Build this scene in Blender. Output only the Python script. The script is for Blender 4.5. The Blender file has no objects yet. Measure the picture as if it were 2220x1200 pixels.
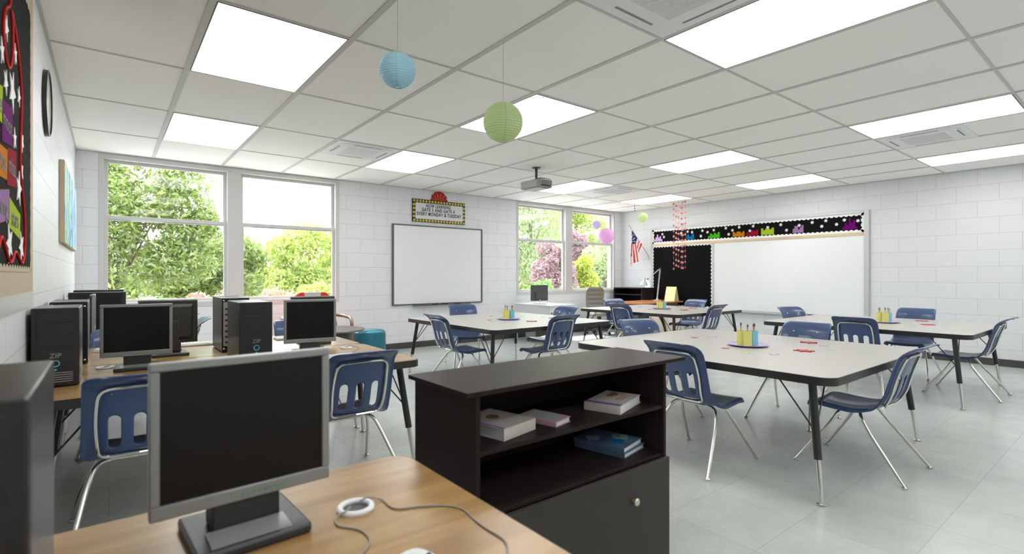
import bpy, bmesh, math, random
import numpy as np
from mathutils import Vector, Matrix
random.seed(7)
rng = np.random.default_rng(11)
PI = math.pi
sc = bpy.context.scene
COL = sc.collection
R = math.radians

# ------------------------------------------------------------------ room numbers (metres, camera above the origin)
CAMZ = 1.3246
H = 2.9246                 # ceiling
XL, XR = -0.3317, 10.2522  # left wall, board wall
YB, YF = 8.5095, -3.0      # window wall, wall behind the camera
TX, TY = 0.8192, 1.2939    # ceiling tile
GX0, GY0 = -0.3434, 3.3900 # ceiling grid origin

# ------------------------------------------------------------------ materials
MATS = {}
def new_mat(name):
    m = bpy.data.materials.new(name); m.use_nodes = True
    nt = m.node_tree; nt.nodes.clear()
    out = nt.nodes.new('ShaderNodeOutputMaterial')
    b = nt.nodes.new('ShaderNodeBsdfPrincipled')
    nt.links.new(b.outputs[0], out.inputs[0])
    MATS[name] = m
    return m, nt, b, out
def srgb(c):
    return tuple(((x/255)/12.92 if x/255 <= .04045 else ((x/255+.055)/1.055)**2.4) for x in c)
def mat(name, col, rough=.5, metal=0., spec=.5, var=.04, scale=30., bump=0., coat=0., alpha=1., trans=0., stretch=None):
    m, nt, b, out = new_mat(name)
    c = srgb(col)
    tc = nt.nodes.new('ShaderNodeTexCoord')
    mp = nt.nodes.new('ShaderNodeMapping'); nt.links.new(tc.outputs['Object'], mp.inputs[0])
    if stretch: mp.inputs['Scale'].default_value = stretch
    n = nt.nodes.new('ShaderNodeTexNoise'); n.inputs['Scale'].default_value = scale; n.inputs['Detail'].default_value = 3
    nt.links.new(mp.outputs[0], n.inputs['Vector'])
    mx = nt.nodes.new('ShaderNodeMix'); mx.data_type = 'RGBA'
    mx.inputs[6].default_value = (*[v*(1-var) for v in c], 1); mx.inputs[7].default_value = (*[min(1, v*(1+var)) for v in c], 1)
    nt.links.new(n.outputs[0], mx.inputs[0]); nt.links.new(mx.outputs[2], b.inputs['Base Color'])
    b.inputs['Roughness'].default_value = rough; b.inputs['Metallic'].default_value = metal
    b.inputs['Specular IOR Level'].default_value = spec
    b.inputs['Coat Weight'].default_value = coat; b.inputs['Alpha'].default_value = alpha
    b.inputs['Transmission Weight'].default_value = trans
    if bump:
        bp = nt.nodes.new('ShaderNodeBump'); bp.inputs['Strength'].default_value = bump; bp.inputs['Distance'].default_value = .002
        nt.links.new(n.outputs[0], bp.inputs['Height']); nt.links.new(bp.outputs[0], b.inputs['Normal'])
    return m
def emis(name, col, strength):
    m, nt, b, out = new_mat(name)
    b.inputs['Base Color'].default_value = (*col, 1)
    b.inputs['Emission Color'].default_value = (*col, 1); b.inputs['Emission Strength'].default_value = strength
    return m

def block_wall(name, axis):
    m, nt, b, out = new_mat(name)
    g = nt.nodes.new('ShaderNodeNewGeometry')
    s = nt.nodes.new('ShaderNodeSeparateXYZ'); nt.links.new(g.outputs['Position'], s.inputs[0])
    c = nt.nodes.new('ShaderNodeCombineXYZ')
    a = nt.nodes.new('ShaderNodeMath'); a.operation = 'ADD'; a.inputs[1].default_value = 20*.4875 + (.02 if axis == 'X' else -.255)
    nt.links.new(s.outputs[axis], a.inputs[0]); nt.links.new(a.outputs[0], c.inputs[0]); nt.links.new(s.outputs['Z'], c.inputs[1])
    br = nt.nodes.new('ShaderNodeTexBrick'); br.offset = .5; br.squash = 1
    br.inputs['Scale'].default_value = 1; br.inputs['Brick Width'].default_value = .4875; br.inputs['Row Height'].default_value = H/12
    br.inputs['Mortar Size'].default_value = .0022; br.inputs['Mortar Smooth'].default_value = .3
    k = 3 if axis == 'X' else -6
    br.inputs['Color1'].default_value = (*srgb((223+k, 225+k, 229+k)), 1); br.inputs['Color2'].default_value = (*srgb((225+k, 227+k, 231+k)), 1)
    br.inputs['Mortar'].default_value = (*srgb((182, 184, 188)), 1)
    nt.links.new(c.outputs[0], br.inputs['Vector']); nt.links.new(br.outputs['Color'], b.inputs['Base Color'])
    bp = nt.nodes.new('ShaderNodeBump'); bp.invert = True; bp.inputs['Strength'].default_value = .5; bp.inputs['Distance'].default_value = .004
    nt.links.new(br.outputs['Fac'], bp.inputs['Height'])
    nt.links.new(bp.outputs[0], b.inputs['Normal'])
    b.inputs['Roughness'].default_value = .45; b.inputs['Specular IOR Level'].default_value = .35
    return m

def floor_mat():
    m, nt, b, out = new_mat('vinyl floor tile')
    g = nt.nodes.new('ShaderNodeNewGeometry')
    mp = nt.nodes.new('ShaderNodeMapping'); mp.inputs['Location'].default_value = (20*.4887, 20*.4887-.2326, 0)
    nt.links.new(g.outputs['Position'], mp.inputs[0])
    br = nt.nodes.new('ShaderNodeTexBrick'); br.offset = 0; br.squash = 1
    br.inputs['Scale'].default_value = 1; br.inputs['Brick Width'].default_value = .4887; br.inputs['Row Height'].default_value = .4887
    br.inputs['Mortar Size'].default_value = .0013; br.inputs['Mortar Smooth'].default_value = .2
    br.inputs['Color1'].default_value = (.93, .93, .93, 1); br.inputs['Color2'].default_value = (1, 1, 1, 1); br.inputs['Mortar'].default_value = (.62, .63, .62, 1)
    nt.links.new(mp.outputs[0], br.inputs['Vector'])
    m2 = nt.nodes.new('ShaderNodeMapping'); m2.inputs['Scale'].default_value = (1, .25, 1); nt.links.new(g.outputs['Position'], m2.inputs[0])
    n1 = nt.nodes.new('ShaderNodeTexNoise'); n1.inputs['Scale'].default_value = 55; n1.inputs['Detail'].default_value = 6; n1.inputs['Roughness'].default_value = .7
    nt.links.new(m2.outputs[0], n1.inputs['Vector'])
    n2 = nt.nodes.new('ShaderNodeTexNoise'); n2.inputs['Scale'].default_value = 4; n2.inputs['Detail'].default_value = 4
    nt.links.new(g.outputs['Position'], n2.inputs['Vector'])
    ad = nt.nodes.new('ShaderNodeMath'); ad.operation = 'ADD'; nt.links.new(n1.outputs[0], ad.inputs[0]); nt.links.new(n2.outputs[0], ad.inputs[1])
    cr = nt.nodes.new('ShaderNodeValToRGB')
    cr.color_ramp.elements[0].position = .30; cr.color_ramp.elements[0].color = (*srgb((182, 188, 185)), 1)
    cr.color_ramp.elements[1].position = .70; cr.color_ramp.elements[1].color = (*srgb((203, 208, 204)), 1)
    hf = nt.nodes.new('ShaderNodeMath'); hf.operation = 'MULTIPLY'; hf.inputs[1].default_value = .5
    nt.links.new(ad.outputs[0], hf.inputs[0]); nt.links.new(hf.outputs[0], cr.inputs[0])
    mx = nt.nodes.new('ShaderNodeMix'); mx.data_type = 'RGBA'; mx.blend_type = 'MULTIPLY'; mx.inputs[0].default_value = 1
    nt.links.new(cr.outputs[0], mx.inputs[6]); nt.links.new(br.outputs['Color'], mx.inputs[7])
    nt.links.new(mx.outputs[2], b.inputs['Base Color'])
    b.inputs['Roughness'].default_value = .22; b.inputs['Specular IOR Level'].default_value = .5
    return m

def wood(name, c1, c2, axis='X', scale=1., rough=.3, coat=.25):
    m, nt, b, out = new_mat(name)
    tc = nt.nodes.new('ShaderNodeTexCoord'); mp = nt.nodes.new('ShaderNodeMapping'); nt.links.new(tc.outputs['Object'], mp.inputs[0])
    mp.inputs['Scale'].default_value = {'X': (1.2, 12, 12), 'Y': (12, 1.2, 12), 'Z': (12, 12, 1.2)}[axis]
    n = nt.nodes.new('ShaderNodeTexNoise'); n.inputs['Scale'].default_value = scale; n.inputs['Detail'].default_value = 5; n.inputs['Distortion'].default_value = .6
    nt.links.new(mp.outputs[0], n.inputs['Vector'])
    cr = nt.nodes.new('ShaderNodeValToRGB'); cr.color_ramp.elements[0].position = .35; cr.color_ramp.elements[1].position = .62
    cr.color_ramp.elements[0].color = (*srgb(c1), 1); cr.color_ramp.elements[1].color = (*srgb(c2), 1)
    nt.links.new(n.outputs[0], cr.inputs[0]); nt.links.new(cr.outputs[0], b.inputs['Base Color'])
    b.inputs['Roughness'].default_value = rough; b.inputs['Coat Weight'].default_value = coat; b.inputs['Coat Roughness'].default_value = .2
    return m

def leaf_mat(name, cols, trans=.35):
    m, nt, b, out = new_mat(name)
    nt.nodes.remove(b)
    g = nt.nodes.new('ShaderNodeNewGeometry')
    cr = nt.nodes.new('ShaderNodeValToRGB'); els = cr.color_ramp.elements
    while len(els) < len(cols): els.new(.5)
    for i, c in enumerate(cols):
        els[i].position = i/(len(cols)-1); els[i].color = (*srgb(c), 1)
    nt.links.new(g.outputs['Random Per Island'], cr.inputs[0])
    d = nt.nodes.new('ShaderNodeBsdfDiffuse'); t = nt.nodes.new('ShaderNodeBsdfTranslucent'); mx = nt.nodes.new('ShaderNodeMixShader')
    mx.inputs[0].default_value = trans
    nt.links.new(cr.outputs[0], d.inputs[0]); nt.links.new(cr.outputs[0], t.inputs[0])
    nt.links.new(d.outputs[0], mx.inputs[1]); nt.links.new(t.outputs[0], mx.inputs[2]); nt.links.new(mx.outputs[0], out.inputs[0])
    return m

def glass_mat():
    m, nt, b, out = new_mat('window glass')
    nt.nodes.remove(b)
    t = nt.nodes.new('ShaderNodeBsdfTransparent'); t.inputs[0].default_value = (.96, .98, .97, 1)
    g = nt.nodes.new('ShaderNodeBsdfGlossy'); g.inputs['Roughness'].default_value = .02
    lw = nt.nodes.new('ShaderNodeLayerWeight'); lw.inputs[0].default_value = .5
    p5 = nt.nodes.new('ShaderNodeMath'); p5.operation = 'POWER'; p5.inputs[1].default_value = 5; nt.links.new(lw.outputs['Facing'], p5.inputs[0])
    fr = nt.nodes.new('ShaderNodeMath'); fr.operation = 'MULTIPLY_ADD'; fr.inputs[1].default_value = .45; fr.inputs[2].default_value = .02; nt.links.new(p5.outputs[0], fr.inputs[0])
    mx = nt.nodes.new('ShaderNodeMixShader'); nt.links.new(fr.outputs[0], mx.inputs[0])
    nt.links.new(t.outputs[0], mx.inputs[1]); nt.links.new(g.outputs[0], mx.inputs[2]); nt.links.new(mx.outputs[0], out.inputs[0])
    return m
def paper_lantern_mat(name, col):
    m, nt, b, out = new_mat(name)
    b.inputs['Base Color'].default_value = (*srgb(col), 1); b.inputs['Roughness'].default_value = .35
    t = nt.nodes.new('ShaderNodeBsdfTranslucent'); t.inputs[0].default_value = (*srgb(col), 1)
    mx = nt.nodes.new('ShaderNodeMixShader'); mx.inputs[0].default_value = .6
    nt.links.new(b.outputs[0], mx.inputs[1]); nt.links.new(t.outputs[0], mx.inputs[2]); nt.links.new(mx.outputs[0], out.inputs[0])
    return m

M = dict(
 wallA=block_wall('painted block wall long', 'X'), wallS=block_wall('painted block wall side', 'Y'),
 ceil=mat('ceiling tile', (247, 246, 243), .9, var=.01, scale=60, spec=.2), tbar=mat('ceiling grid metal', (196, 196, 193), .5, var=.01),
 floor=floor_mat(), base=mat('rubber baseboard', (66, 64, 60), .5),
 frame=mat('window frame grey', (205, 203, 202), .45, var=.01), glass=glass_mat(),
 lamp=emis('lit diffuser', (1., .99, .955), 3.5), lampframe=mat('lamp frame', (120, 120, 118), .5),
 ac=mat('air conditioner plastic', (232, 233, 234), .45, var=.01), acdark=mat('air conditioner slot', (135, 138, 140), .6),
 acgrille=mat('air conditioner grille', (226, 227, 228), .6, var=.1, scale=200),
 blue=mat('blue chair plastic', (55, 76, 120), .34, var=.03, scale=8, coat=.35), chrome=mat('chrome tube', (222, 220, 214), .16, metal=1, var=.02),
 laminate=mat('grey laminate', (184, 181, 177), .34, var=.012, scale=120), black=mat('black edge band', (42, 41, 40), .35),
 legblack=mat('black powder coat', (40, 42, 42), .32), maple=wood('maple desk top', (142, 108, 62), (168, 134, 86), 'X', 1.1),
 case=mat('computer case black', (30, 30, 31), .32, metal=0., var=.06, stretch=(1, 1, .02), scale=90), casefront=mat('computer front plastic', (34, 34, 34), .5),
 silver=mat('monitor bezel silver', (148, 152, 152), .38, metal=.25), screen=mat('dark screen', (17, 18, 19), .3, spec=.3),
 mback=mat('monitor back grey', (50, 50, 46), .45), mdark=mat('monitor stand dark', (52, 56, 58), .4), green=mat('green print', (96, 156, 130), .5),
 cyan=mat('cyan ring', (95, 175, 205), .3), zip=mat('grey lettering', (150, 150, 150), .4),
 esp=mat('espresso wood', (46, 39, 37), .34, spec=.05, var=.1, stretch=(1, 10, 10), scale=4), espdoor=mat('espresso door', (64, 61, 58), .5, var=.04, spec=.2), brass=mat('brushed knob', (205, 200, 170), .3, metal=.8),
 white=mat('white paper', (236, 236, 236), .6, var=.01), whiteplastic=mat('white plastic', (228, 230, 233), .35), cable=mat('grey cable', (150, 146, 140), .5),
 wb=mat('whiteboard surface', (232, 234, 236), .22, var=.005), wbframe=mat('dark board frame', (92, 90, 86), .4), alu=mat('aluminium frame', (196, 198, 200), .4, metal=.3),
 pin=mat('black felt', (15, 16, 17), .85, spec=.1), tan=mat('tan cork border', (184, 166, 142), .7), railwood=wood('pale wood rail', (196, 172, 138), (214, 194, 164), 'Y', 1.),
 red=mat('red card', (186, 10, 8), .6, spec=.2), bulb=mat('yellow bulb print', (206, 188, 78), .45), marq=mat('marquee black', (22, 16, 10), .5), letter=mat('black letters', (16, 16, 16), .5),
 fanred=mat('red fan', (160, 8, 14), .45), fanorange=mat('orange fan', (226, 78, 40), .45), marqface=mat('marquee face', (222, 222, 224), .5),
 lav=mat('lavender card', (196, 190, 226), .5), pgreen=mat('pale green card', (184, 224, 180), .5), starred=mat('red foil star', (184, 14, 16), .4),
 plate=mat('lilac plate', (186, 168, 222), .25), cupy=mat('yellow cup', (214, 214, 120), .3), cupb=mat('light blue cup', (130, 196, 214), .3), pencil=mat('pencil wood', (196, 150, 90), .5), tip=mat('brown pencil tip', (110, 46, 32), .5),
 grey=mat('projector grey', (150, 150, 150), .45), dgrey=mat('dark grey plastic', (70, 70, 70), .5),
 leather=mat('taupe leather', (128, 122, 112), .4, bump=.3, scale=120), orange=wood('orange wood top', (200, 124, 70), (222, 150, 96), 'Y', 1.), modesty=mat('grey desk panel', (84, 82, 78), .5),
 teal=mat('teal vinyl', (36, 104, 124), .3), brownt=mat('brown table top', (108, 94, 92), .35), bronze=mat('bronze tube', (150, 130, 108), .3, metal=.7), redp=mat('red upholstery', (206, 42, 26), .35), greyp=mat('pale grey upholstery', (190, 188, 184), .5),
 cream=mat('cream cushion', (214, 204, 190), .8, bump=.3, scale=150), yellow=mat('pale yellow paper', (232, 232, 178), .6), lampw=mat('lamp white metal', (206, 206, 204), .35),
 flagr=mat('flag red', (176, 36, 46), .7), flagw=mat('flag white', (238, 214, 208), .7), flagb=mat('flag blue', (34, 30, 104), .7), pole=mat('flag pole', (170, 160, 120), .4),
 pink=mat('pink disc', (204, 122, 124), .5), string=mat('thin string', (150, 148, 145), .6), bead=mat('dark bead', (70, 62, 60), .5),
 lblue=paper_lantern_mat('blue paper', (186, 219, 230)), lgreen=paper_lantern_mat('green paper', (212, 226, 184)), lpink=paper_lantern_mat('pink paper', (238, 200, 236)), lpurp=paper_lantern_mat('purple paper', (218, 210, 238)), lwire=mat('lantern wire', (120, 140, 130), .5),
 clockface=mat('clock glass face', (222, 222, 216), .12), artside=mat('canvas side', (196, 178, 150), .7),
 magenta=mat('purple card', (106, 12, 104), .85, spec=.08), lime=mat('lime card', (160, 184, 40), .85, spec=.08), orangec=mat('orange card', (190, 118, 8), .85, spec=.08), crimson=mat('crimson card', (140, 14, 44), .85, spec=.08), lilac=mat('lilac card', (150, 112, 158), .85, spec=.08), skyc=mat('blue card', (12, 104, 160), .85, spec=.08), brightg=mat('green card', (64, 170, 28), .85, spec=.08), lightp=mat('light purple card', (200, 170, 222), .85, spec=.08),
 bounce_ground=mat('pale bounce ground', (186, 180, 172), .9, var=.08, scale=3), bark=mat('bark', (112, 96, 82), .9, var=.3, scale=8),
 leafA=leaf_mat('leaf mid green', [(100, 124, 62), (136, 156, 80), (176, 186, 116), (116, 134, 92), (200, 202, 164)], .5), leafB=leaf_mat('leaf yellow green', [(150, 170, 92), (184, 196, 112), (208, 214, 150)], .45),
 leafC=leaf_mat('leaf pale blue green', [(150, 168, 122), (178, 190, 144), (198, 206, 170)]), leafD=leaf_mat('leaf plum', [(140, 108, 118), (170, 136, 146), (200, 172, 178), (150, 150, 120)]),
 leafE=leaf_mat('leaf coral', [(204, 150, 140), (214, 176, 164), (160, 160, 116)]), leafF=leaf_mat('leaf lemon', [(178, 186, 84), (206, 212, 120), (158, 176, 86)]), leafG=leaf_mat('leaf bright green', [(100, 146, 80), (134, 174, 100), (164, 194, 126)]),
 box=mat('kraft box', (110, 98, 84), .6), metalgrey=mat('computer side grey', (150, 150, 150), .4),
 pinkcover=mat('pink book cover', (206, 168, 180), .45), pages=mat('book pages', (222, 222, 220), .7, var=.04, stretch=(1, 1, 60), scale=12), violet=mat('violet cover strip', (112, 104, 176), .5), bluecover=mat('blue book cover', (92, 120, 150), .45, var=.6, scale=18), creamcover=mat('cream book cover', (216, 208, 200), .5), pic1=mat('orange picture print', (178, 116, 66), .6), pic2=mat('green picture print', (104, 160, 84), .6), pic3=mat('pink lettering print', (196, 128, 134), .6), tealprint=mat('pale print', (170, 186, 186), .5),
)
def art_mat(name, seed, cols):
    m, nt, b, out = new_mat(name)
    tc = nt.nodes.new('ShaderNodeTexCoord'); mp = nt.nodes.new('ShaderNodeMapping'); nt.links.new(tc.outputs['Object'], mp.inputs[0])
    mp.inputs['Location'].default_value = (seed*3.1, seed, seed*.7); mp.inputs['Scale'].default_value = (1, 2.2, 1.6)
    n = nt.nodes.new('ShaderNodeTexNoise'); n.inputs['Scale'].default_value = 2.4; n.inputs['Detail'].default_value = 2; nt.links.new(mp.outputs[0], n.inputs['Vector'])
    cr = nt.nodes.new('ShaderNodeValToRGB'); els = cr.color_ramp.elements
    while len(els) < len(cols): els.new(.5)
    for i, c in enumerate(cols): els[i].position = .28+.44*i/(len(cols)-1); els[i].color = (*srgb(c), 1)
    nt.links.new(n.outputs[0], cr.inputs[0]); nt.links.new(cr.outputs[0], b.inputs['Base Color']); b.inputs['Roughness'].default_value = .5
    return m

# ------------------------------------------------------------------ mesh helpers
class MB:
    def __init__(s): s.v = []; s.f = []; s.mi = []
    def add(s, vs, fs, mi=0):
        o = len(s.v); s.v += [tuple(v) for v in vs]; s.f += [tuple(i+o for i in f) for f in fs]; s.mi += [mi]*len(fs); return s
    def box(s, x0, x1, y0, y1, z0, z1, mi=0):
        v = [(x0,y0,z0),(x1,y0,z0),(x1,y1,z0),(x0,y1,z0),(x0,y0,z1),(x1,y0,z1),(x1,y1,z1),(x0,y1,z1)]
        return s.add(v, [(0,3,2,1),(4,5,6,7),(0,1,5,4),(1,2,6,5),(2,3,7,6),(3,0,4,7)], mi)
    def tube(s, pts, r, n=10, mi=0, cap=True):
        P = [Vector(p) for p in pts]; k = len(P); rs = r if isinstance(r, (list, tuple)) else [r]*k
        T = [(P[min(i+1, k-1)]-P[max(i-1, 0)]).normalized() for i in range(k)]
        up = Vector((0, 0, 1)) if abs(T[0].z) < .9 else Vector((1, 0, 0))
        nrm = (up - T[0]*up.dot(T[0])).normalized(); vs = []
        for i in range(k):
            nrm = (nrm - T[i]*nrm.dot(T[i])).normalized(); b = T[i].cross(nrm)
            for j in range(n):
                a = 2*PI*j/n; vs.append(P[i] + (nrm*math.cos(a) + b*math.sin(a))*rs[i])
        fs = [(i*n+j, i*n+(j+1) % n, (i+1)*n+(j+1) % n, (i+1)*n+j) for i in range(k-1) for j in range(n)]
        if cap: fs += [tuple(range(n-1, -1, -1)), tuple((k-1)*n+j for j in range(n))]
        return s.add(vs, fs, mi)
    def lathe(s, prof, c=(0, 0, 0), n=24, mi=0, axis='Z', cap=True):
        vs = []
        for r, h in prof:
            for j in range(n):
                a = 2*PI*j/n; x, y = r*math.cos(a), r*math.sin(a)
                q = {'Z': (x, y, h), 'X': (h, x, y), 'Y': (y, h, x)}[axis]
                vs.append((c[0]+q[0], c[1]+q[1], c[2]+q[2]))
        k = len(prof)
        fs = [(i*n+j, i*n+(j+1) % n, (i+1)*n+(j+1) % n, (i+1)*n+j) for i in range(k-1) for j in range(n)]
        if cap: fs += [tuple(range(n-1, -1, -1)), tuple((k-1)*n+j for j in range(n))]
        return s.add(vs, fs, mi)
    def prism(s, poly, a, b, axis='Z', mi=0):
        """poly: 2D outline; a,b: extents along axis. axis X -> (a; y,z), Y -> (x; z), Z -> (x,y)"""
        def q(u, w, h): return {'Z': (u, w, h), 'Y': (u, h, w), 'X': (h, u, w)}[axis]
        n = len(poly); vs = [q(*p, a) for p in poly] + [q(*p, b) for p in poly]
        fs = [tuple(range(n)), tuple(range(2*n-1, n-1, -1))] + [(i, i+n, (i+1) % n+n, (i+1) % n) for i in range(n)]
        return s.add(vs, fs, mi)
    def xf(s, mtx):
        s.v = [tuple(mtx @ Vector(v)) for v in s.v]; return s
    def build(s, name, mats, parent=None, smooth=False, bevel=0, loc=None, seg=2):
        me = bpy.data.meshes.new(name); me.from_pydata(s.v, [], s.f)
        mats = mats if isinstance(mats, (list, tuple)) else [mats]
        for m in mats: me.materials.append(m)
        if len(mats) > 1: me.polygons.foreach_set('material_index', s.mi)
        bm = bmesh.new(); bm.from_mesh(me); bmesh.ops.recalc_face_normals(bm, faces=bm.faces); bm.to_mesh(me); bm.free()
        o = bpy.data.objects.new(name, me); COL.objects.link(o)
        if parent is not None: o.parent = parent
        if loc: o.location = loc
        if bevel:
            md = o.modifiers.new('bevel', 'BEVEL'); md.width = bevel; md.segments = seg; md.limit_method = 'ANGLE'; md.angle_limit = R(40); md.harden_normals = False
        if smooth or bevel:
            me.polygons.foreach_set('use_smooth', [True]*len(me.polygons))
            try: me.set_sharp_from_angle(angle=R(38))
            except Exception: pass
        return o
def fillet(pts, r, n=6):
    P = [Vector(p) for p in pts]; out = [P[0]]
    for i in range(1, len(P)-1):
        a, b, c = P[i-1], P[i], P[i+1]; rr = min(r, (a-b).length*.49, (c-b).length*.49)
        p, q = b+(a-b).normalized()*rr, b+(c-b).normalized()*rr
        for k in range(n+1):
            t = k/n; out.append(p*(1-t)**2 + b*2*t*(1-t) + q*t*t)
    out.append(P[-1]); return out
def rrect(x0, x1, y0, y1, r, n=6):
    o = []
    for cx, cy, a0 in ((x1-r, y1-r, 0), (x0+r, y1-r, 90), (x0+r, y0+r, 180), (x1-r, y0+r, 270)):
        for k in range(n+1):
            a = R(a0+90*k/n); o.append((cx+r*math.cos(a), cy+r*math.sin(a)))
    return o
def star(n=6, r0=.5, r1=.25, rot=0.):
    return [((r0 if k % 2 == 0 else r1)*math.cos(rot+PI*k/n), (r0 if k % 2 == 0 else r1)*math.sin(rot+PI*k/n)) for k in range(2*n)]
def tag(o, label, cat, group=None, kind=None):
    if label: o['label'] = label
    if cat: o['category'] = cat
    if group: o['group'] = group
    if kind: o['kind'] = kind
    return o
def thing(name, label, cat, loc=(0, 0, 0), rz=0., group=None):
    o = bpy.data.objects.new(name, None); o.empty_display_size = .1; COL.objects.link(o)
    o.location = loc; o.rotation_euler = (0, 0, rz); return tag(o, label, cat, group)
def struct(o): o['kind'] = 'structure'; return o
def dup(root, loc, rz, label, group=None):
    r = root.copy(); COL.objects.link(r); r.location = loc; r.rotation_euler = (0, 0, rz); r['label'] = label
    if group: r['group'] = group
    for ch in list(root.children):
        c = ch.copy(); COL.objects.link(c); c.parent = r
        for g in list(ch.children):
            d = g.copy(); COL.objects.link(d); d.parent = c
    return r
def text(name, body, size, m, parent, loc, rot, ext=.001, xs=1., align='CENTER', spacing=1., offset=0.):
    cu = bpy.data.curves.new(name, 'FONT'); cu.body = body; cu.size = size; cu.extrude = ext; cu.align_x = align; cu.align_y = 'CENTER'; cu.space_character = spacing; cu.offset = offset
    t = bpy.data.objects.new('tmp', cu); COL.objects.link(t)
    dg = bpy.context.evaluated_depsgraph_get(); me = bpy.data.meshes.new_from_object(t.evaluated_get(dg))
    bpy.data.objects.remove(t); me.materials.clear(); me.materials.append(m)
    o = bpy.data.objects.new(name, me); COL.objects.link(o); o.parent = parent; o.location = loc; o.rotation_euler = rot; o.scale = (xs, 1, 1)
    return o
ROT_A = (R(90), 0, 0)            # text facing -Y (window wall)
ROT_L = (R(90), 0, R(90))        # text facing +X (left wall)

# ------------------------------------------------------------------ room shell
wt = .22
W1 = (-.10, 3.024, .885, 2.905); W2 = (6.83, 9.995, .905, 2.905)
wa = MB(); y0, y1 = YB, YB+wt
wa.box(XL-wt, W1[0]+.03, y0, y1, 0, H); wa.box(W1[1]-.03, W2[0]+.03, y0, y1, 0, H); wa.box(W2[1]-.03, XR+wt, y0, y1, 0, H)
for w in (W1, W2): wa.box(w[0]+.03, w[1]-.03, y0, y1, 0, w[2]+.03); wa.box(w[0]+.03, w[1]-.03, y0, y1, w[3]-.03, H)
struct(wa.build('wall_back', M['wallA']))
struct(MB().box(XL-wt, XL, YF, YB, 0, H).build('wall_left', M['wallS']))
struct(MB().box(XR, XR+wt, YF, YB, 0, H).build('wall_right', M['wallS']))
struct(MB().box(XL-wt, XR+wt, YF-wt, YF, 0, H).build('wall_front', M['wallA']))
struct(MB().box(XL-wt, XR+wt, YF-wt, YB+wt, -.1, 0).build('floor', M['floor']))
struct(MB().box(XL-wt, XR+wt, YF-wt, YB+wt, H, H+.12).build('ceiling', M['ceil']))
tb = MB()
for i in range(1, 13):
    x = GX0+i*TX; tb.box(x-.02, x+.02, YF, YB, H-.007, H+.001)
for j in range(-5, 4):
    y = GY0+j*TY; tb.box(XL, XR, y-.010, y+.010, H-.006, H+.001)
tb.box(XL, XL+.018, YF, YB, H-.012, H+.001); tb.box(XR-.018, XR, YF, YB, H-.012, H+.001); tb.box(XL, XR, YB-.016, YB, H-.010, H+.001)
struct(tb.build('trim_1', M['tbar']))
struct(MB().box(XL, XR, YB-.014, YB, 0, .11).build('baseboard_back', M['base'], bevel=.003))
struct(MB().box(XL, XL+.014, YF, YB, 0, .105).build('baseboard_left', M['base'], bevel=.003))
struct(MB().box(XR-.014, XR, YF, YB, 0, .105).build('baseboard_right', M['base'], bevel=.003))

def window(n, w, mull, railz):
    x0, x1, z0, z1 = w
    root = MB().box(x0, x1, YB-.012, YB+.10, z1-.055, z1)
    root.box(x0, x0+.052, YB-.012, YB+.14, z0, z1-.055); root.box(x1-.06, x1, YB-.012, YB+.14, z0, z1-.055)
    root.box(x0+.052, x1-.06, YB-.012, YB+.14, z0, z0+.06); root.box(mull[0], mull[1], YB-.012, YB+.14, z0+.06, z1-.055)
    root = struct(root.build('window_%d' % n, M['frame'], bevel=.003))
    MB().box(x0+.052, x1-.06, YB-.0125, YB+.05, z0+.06, z0+.075).build('window_sill', M['frame'], root, bevel=.003)
    for (a, b) in ((x0+.052, mull[0]), (mull[1], x1-.06)):
        for (c, d, yy) in ((railz-.06, z1-.055, .085), (z0+.075, railz, .045)):
            s = MB(); t = .042
            s.box(a, a+t, YB+yy, YB+yy+.035, c, d); s.box(b-t, b, YB+yy, YB+yy+.035, c, d); s.box(a+t, b-t, YB+yy, YB+yy+.035, c, c+t); s.box(a+t, b-t, YB+yy, YB+yy+.035, d-t, d)
            so = s.build('sash', M['frame'], root, bevel=.003)
            MB().box(a+t-.003, b-t+.003, YB+yy+.015, YB+yy+.019, c+t-.003, d-t+.003).build('glass_pane', M['glass'], so)
window(1, W1, (1.372, 1.555), 2.115); window(2, W2, (8.275, 8.484), 2.125)

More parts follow.
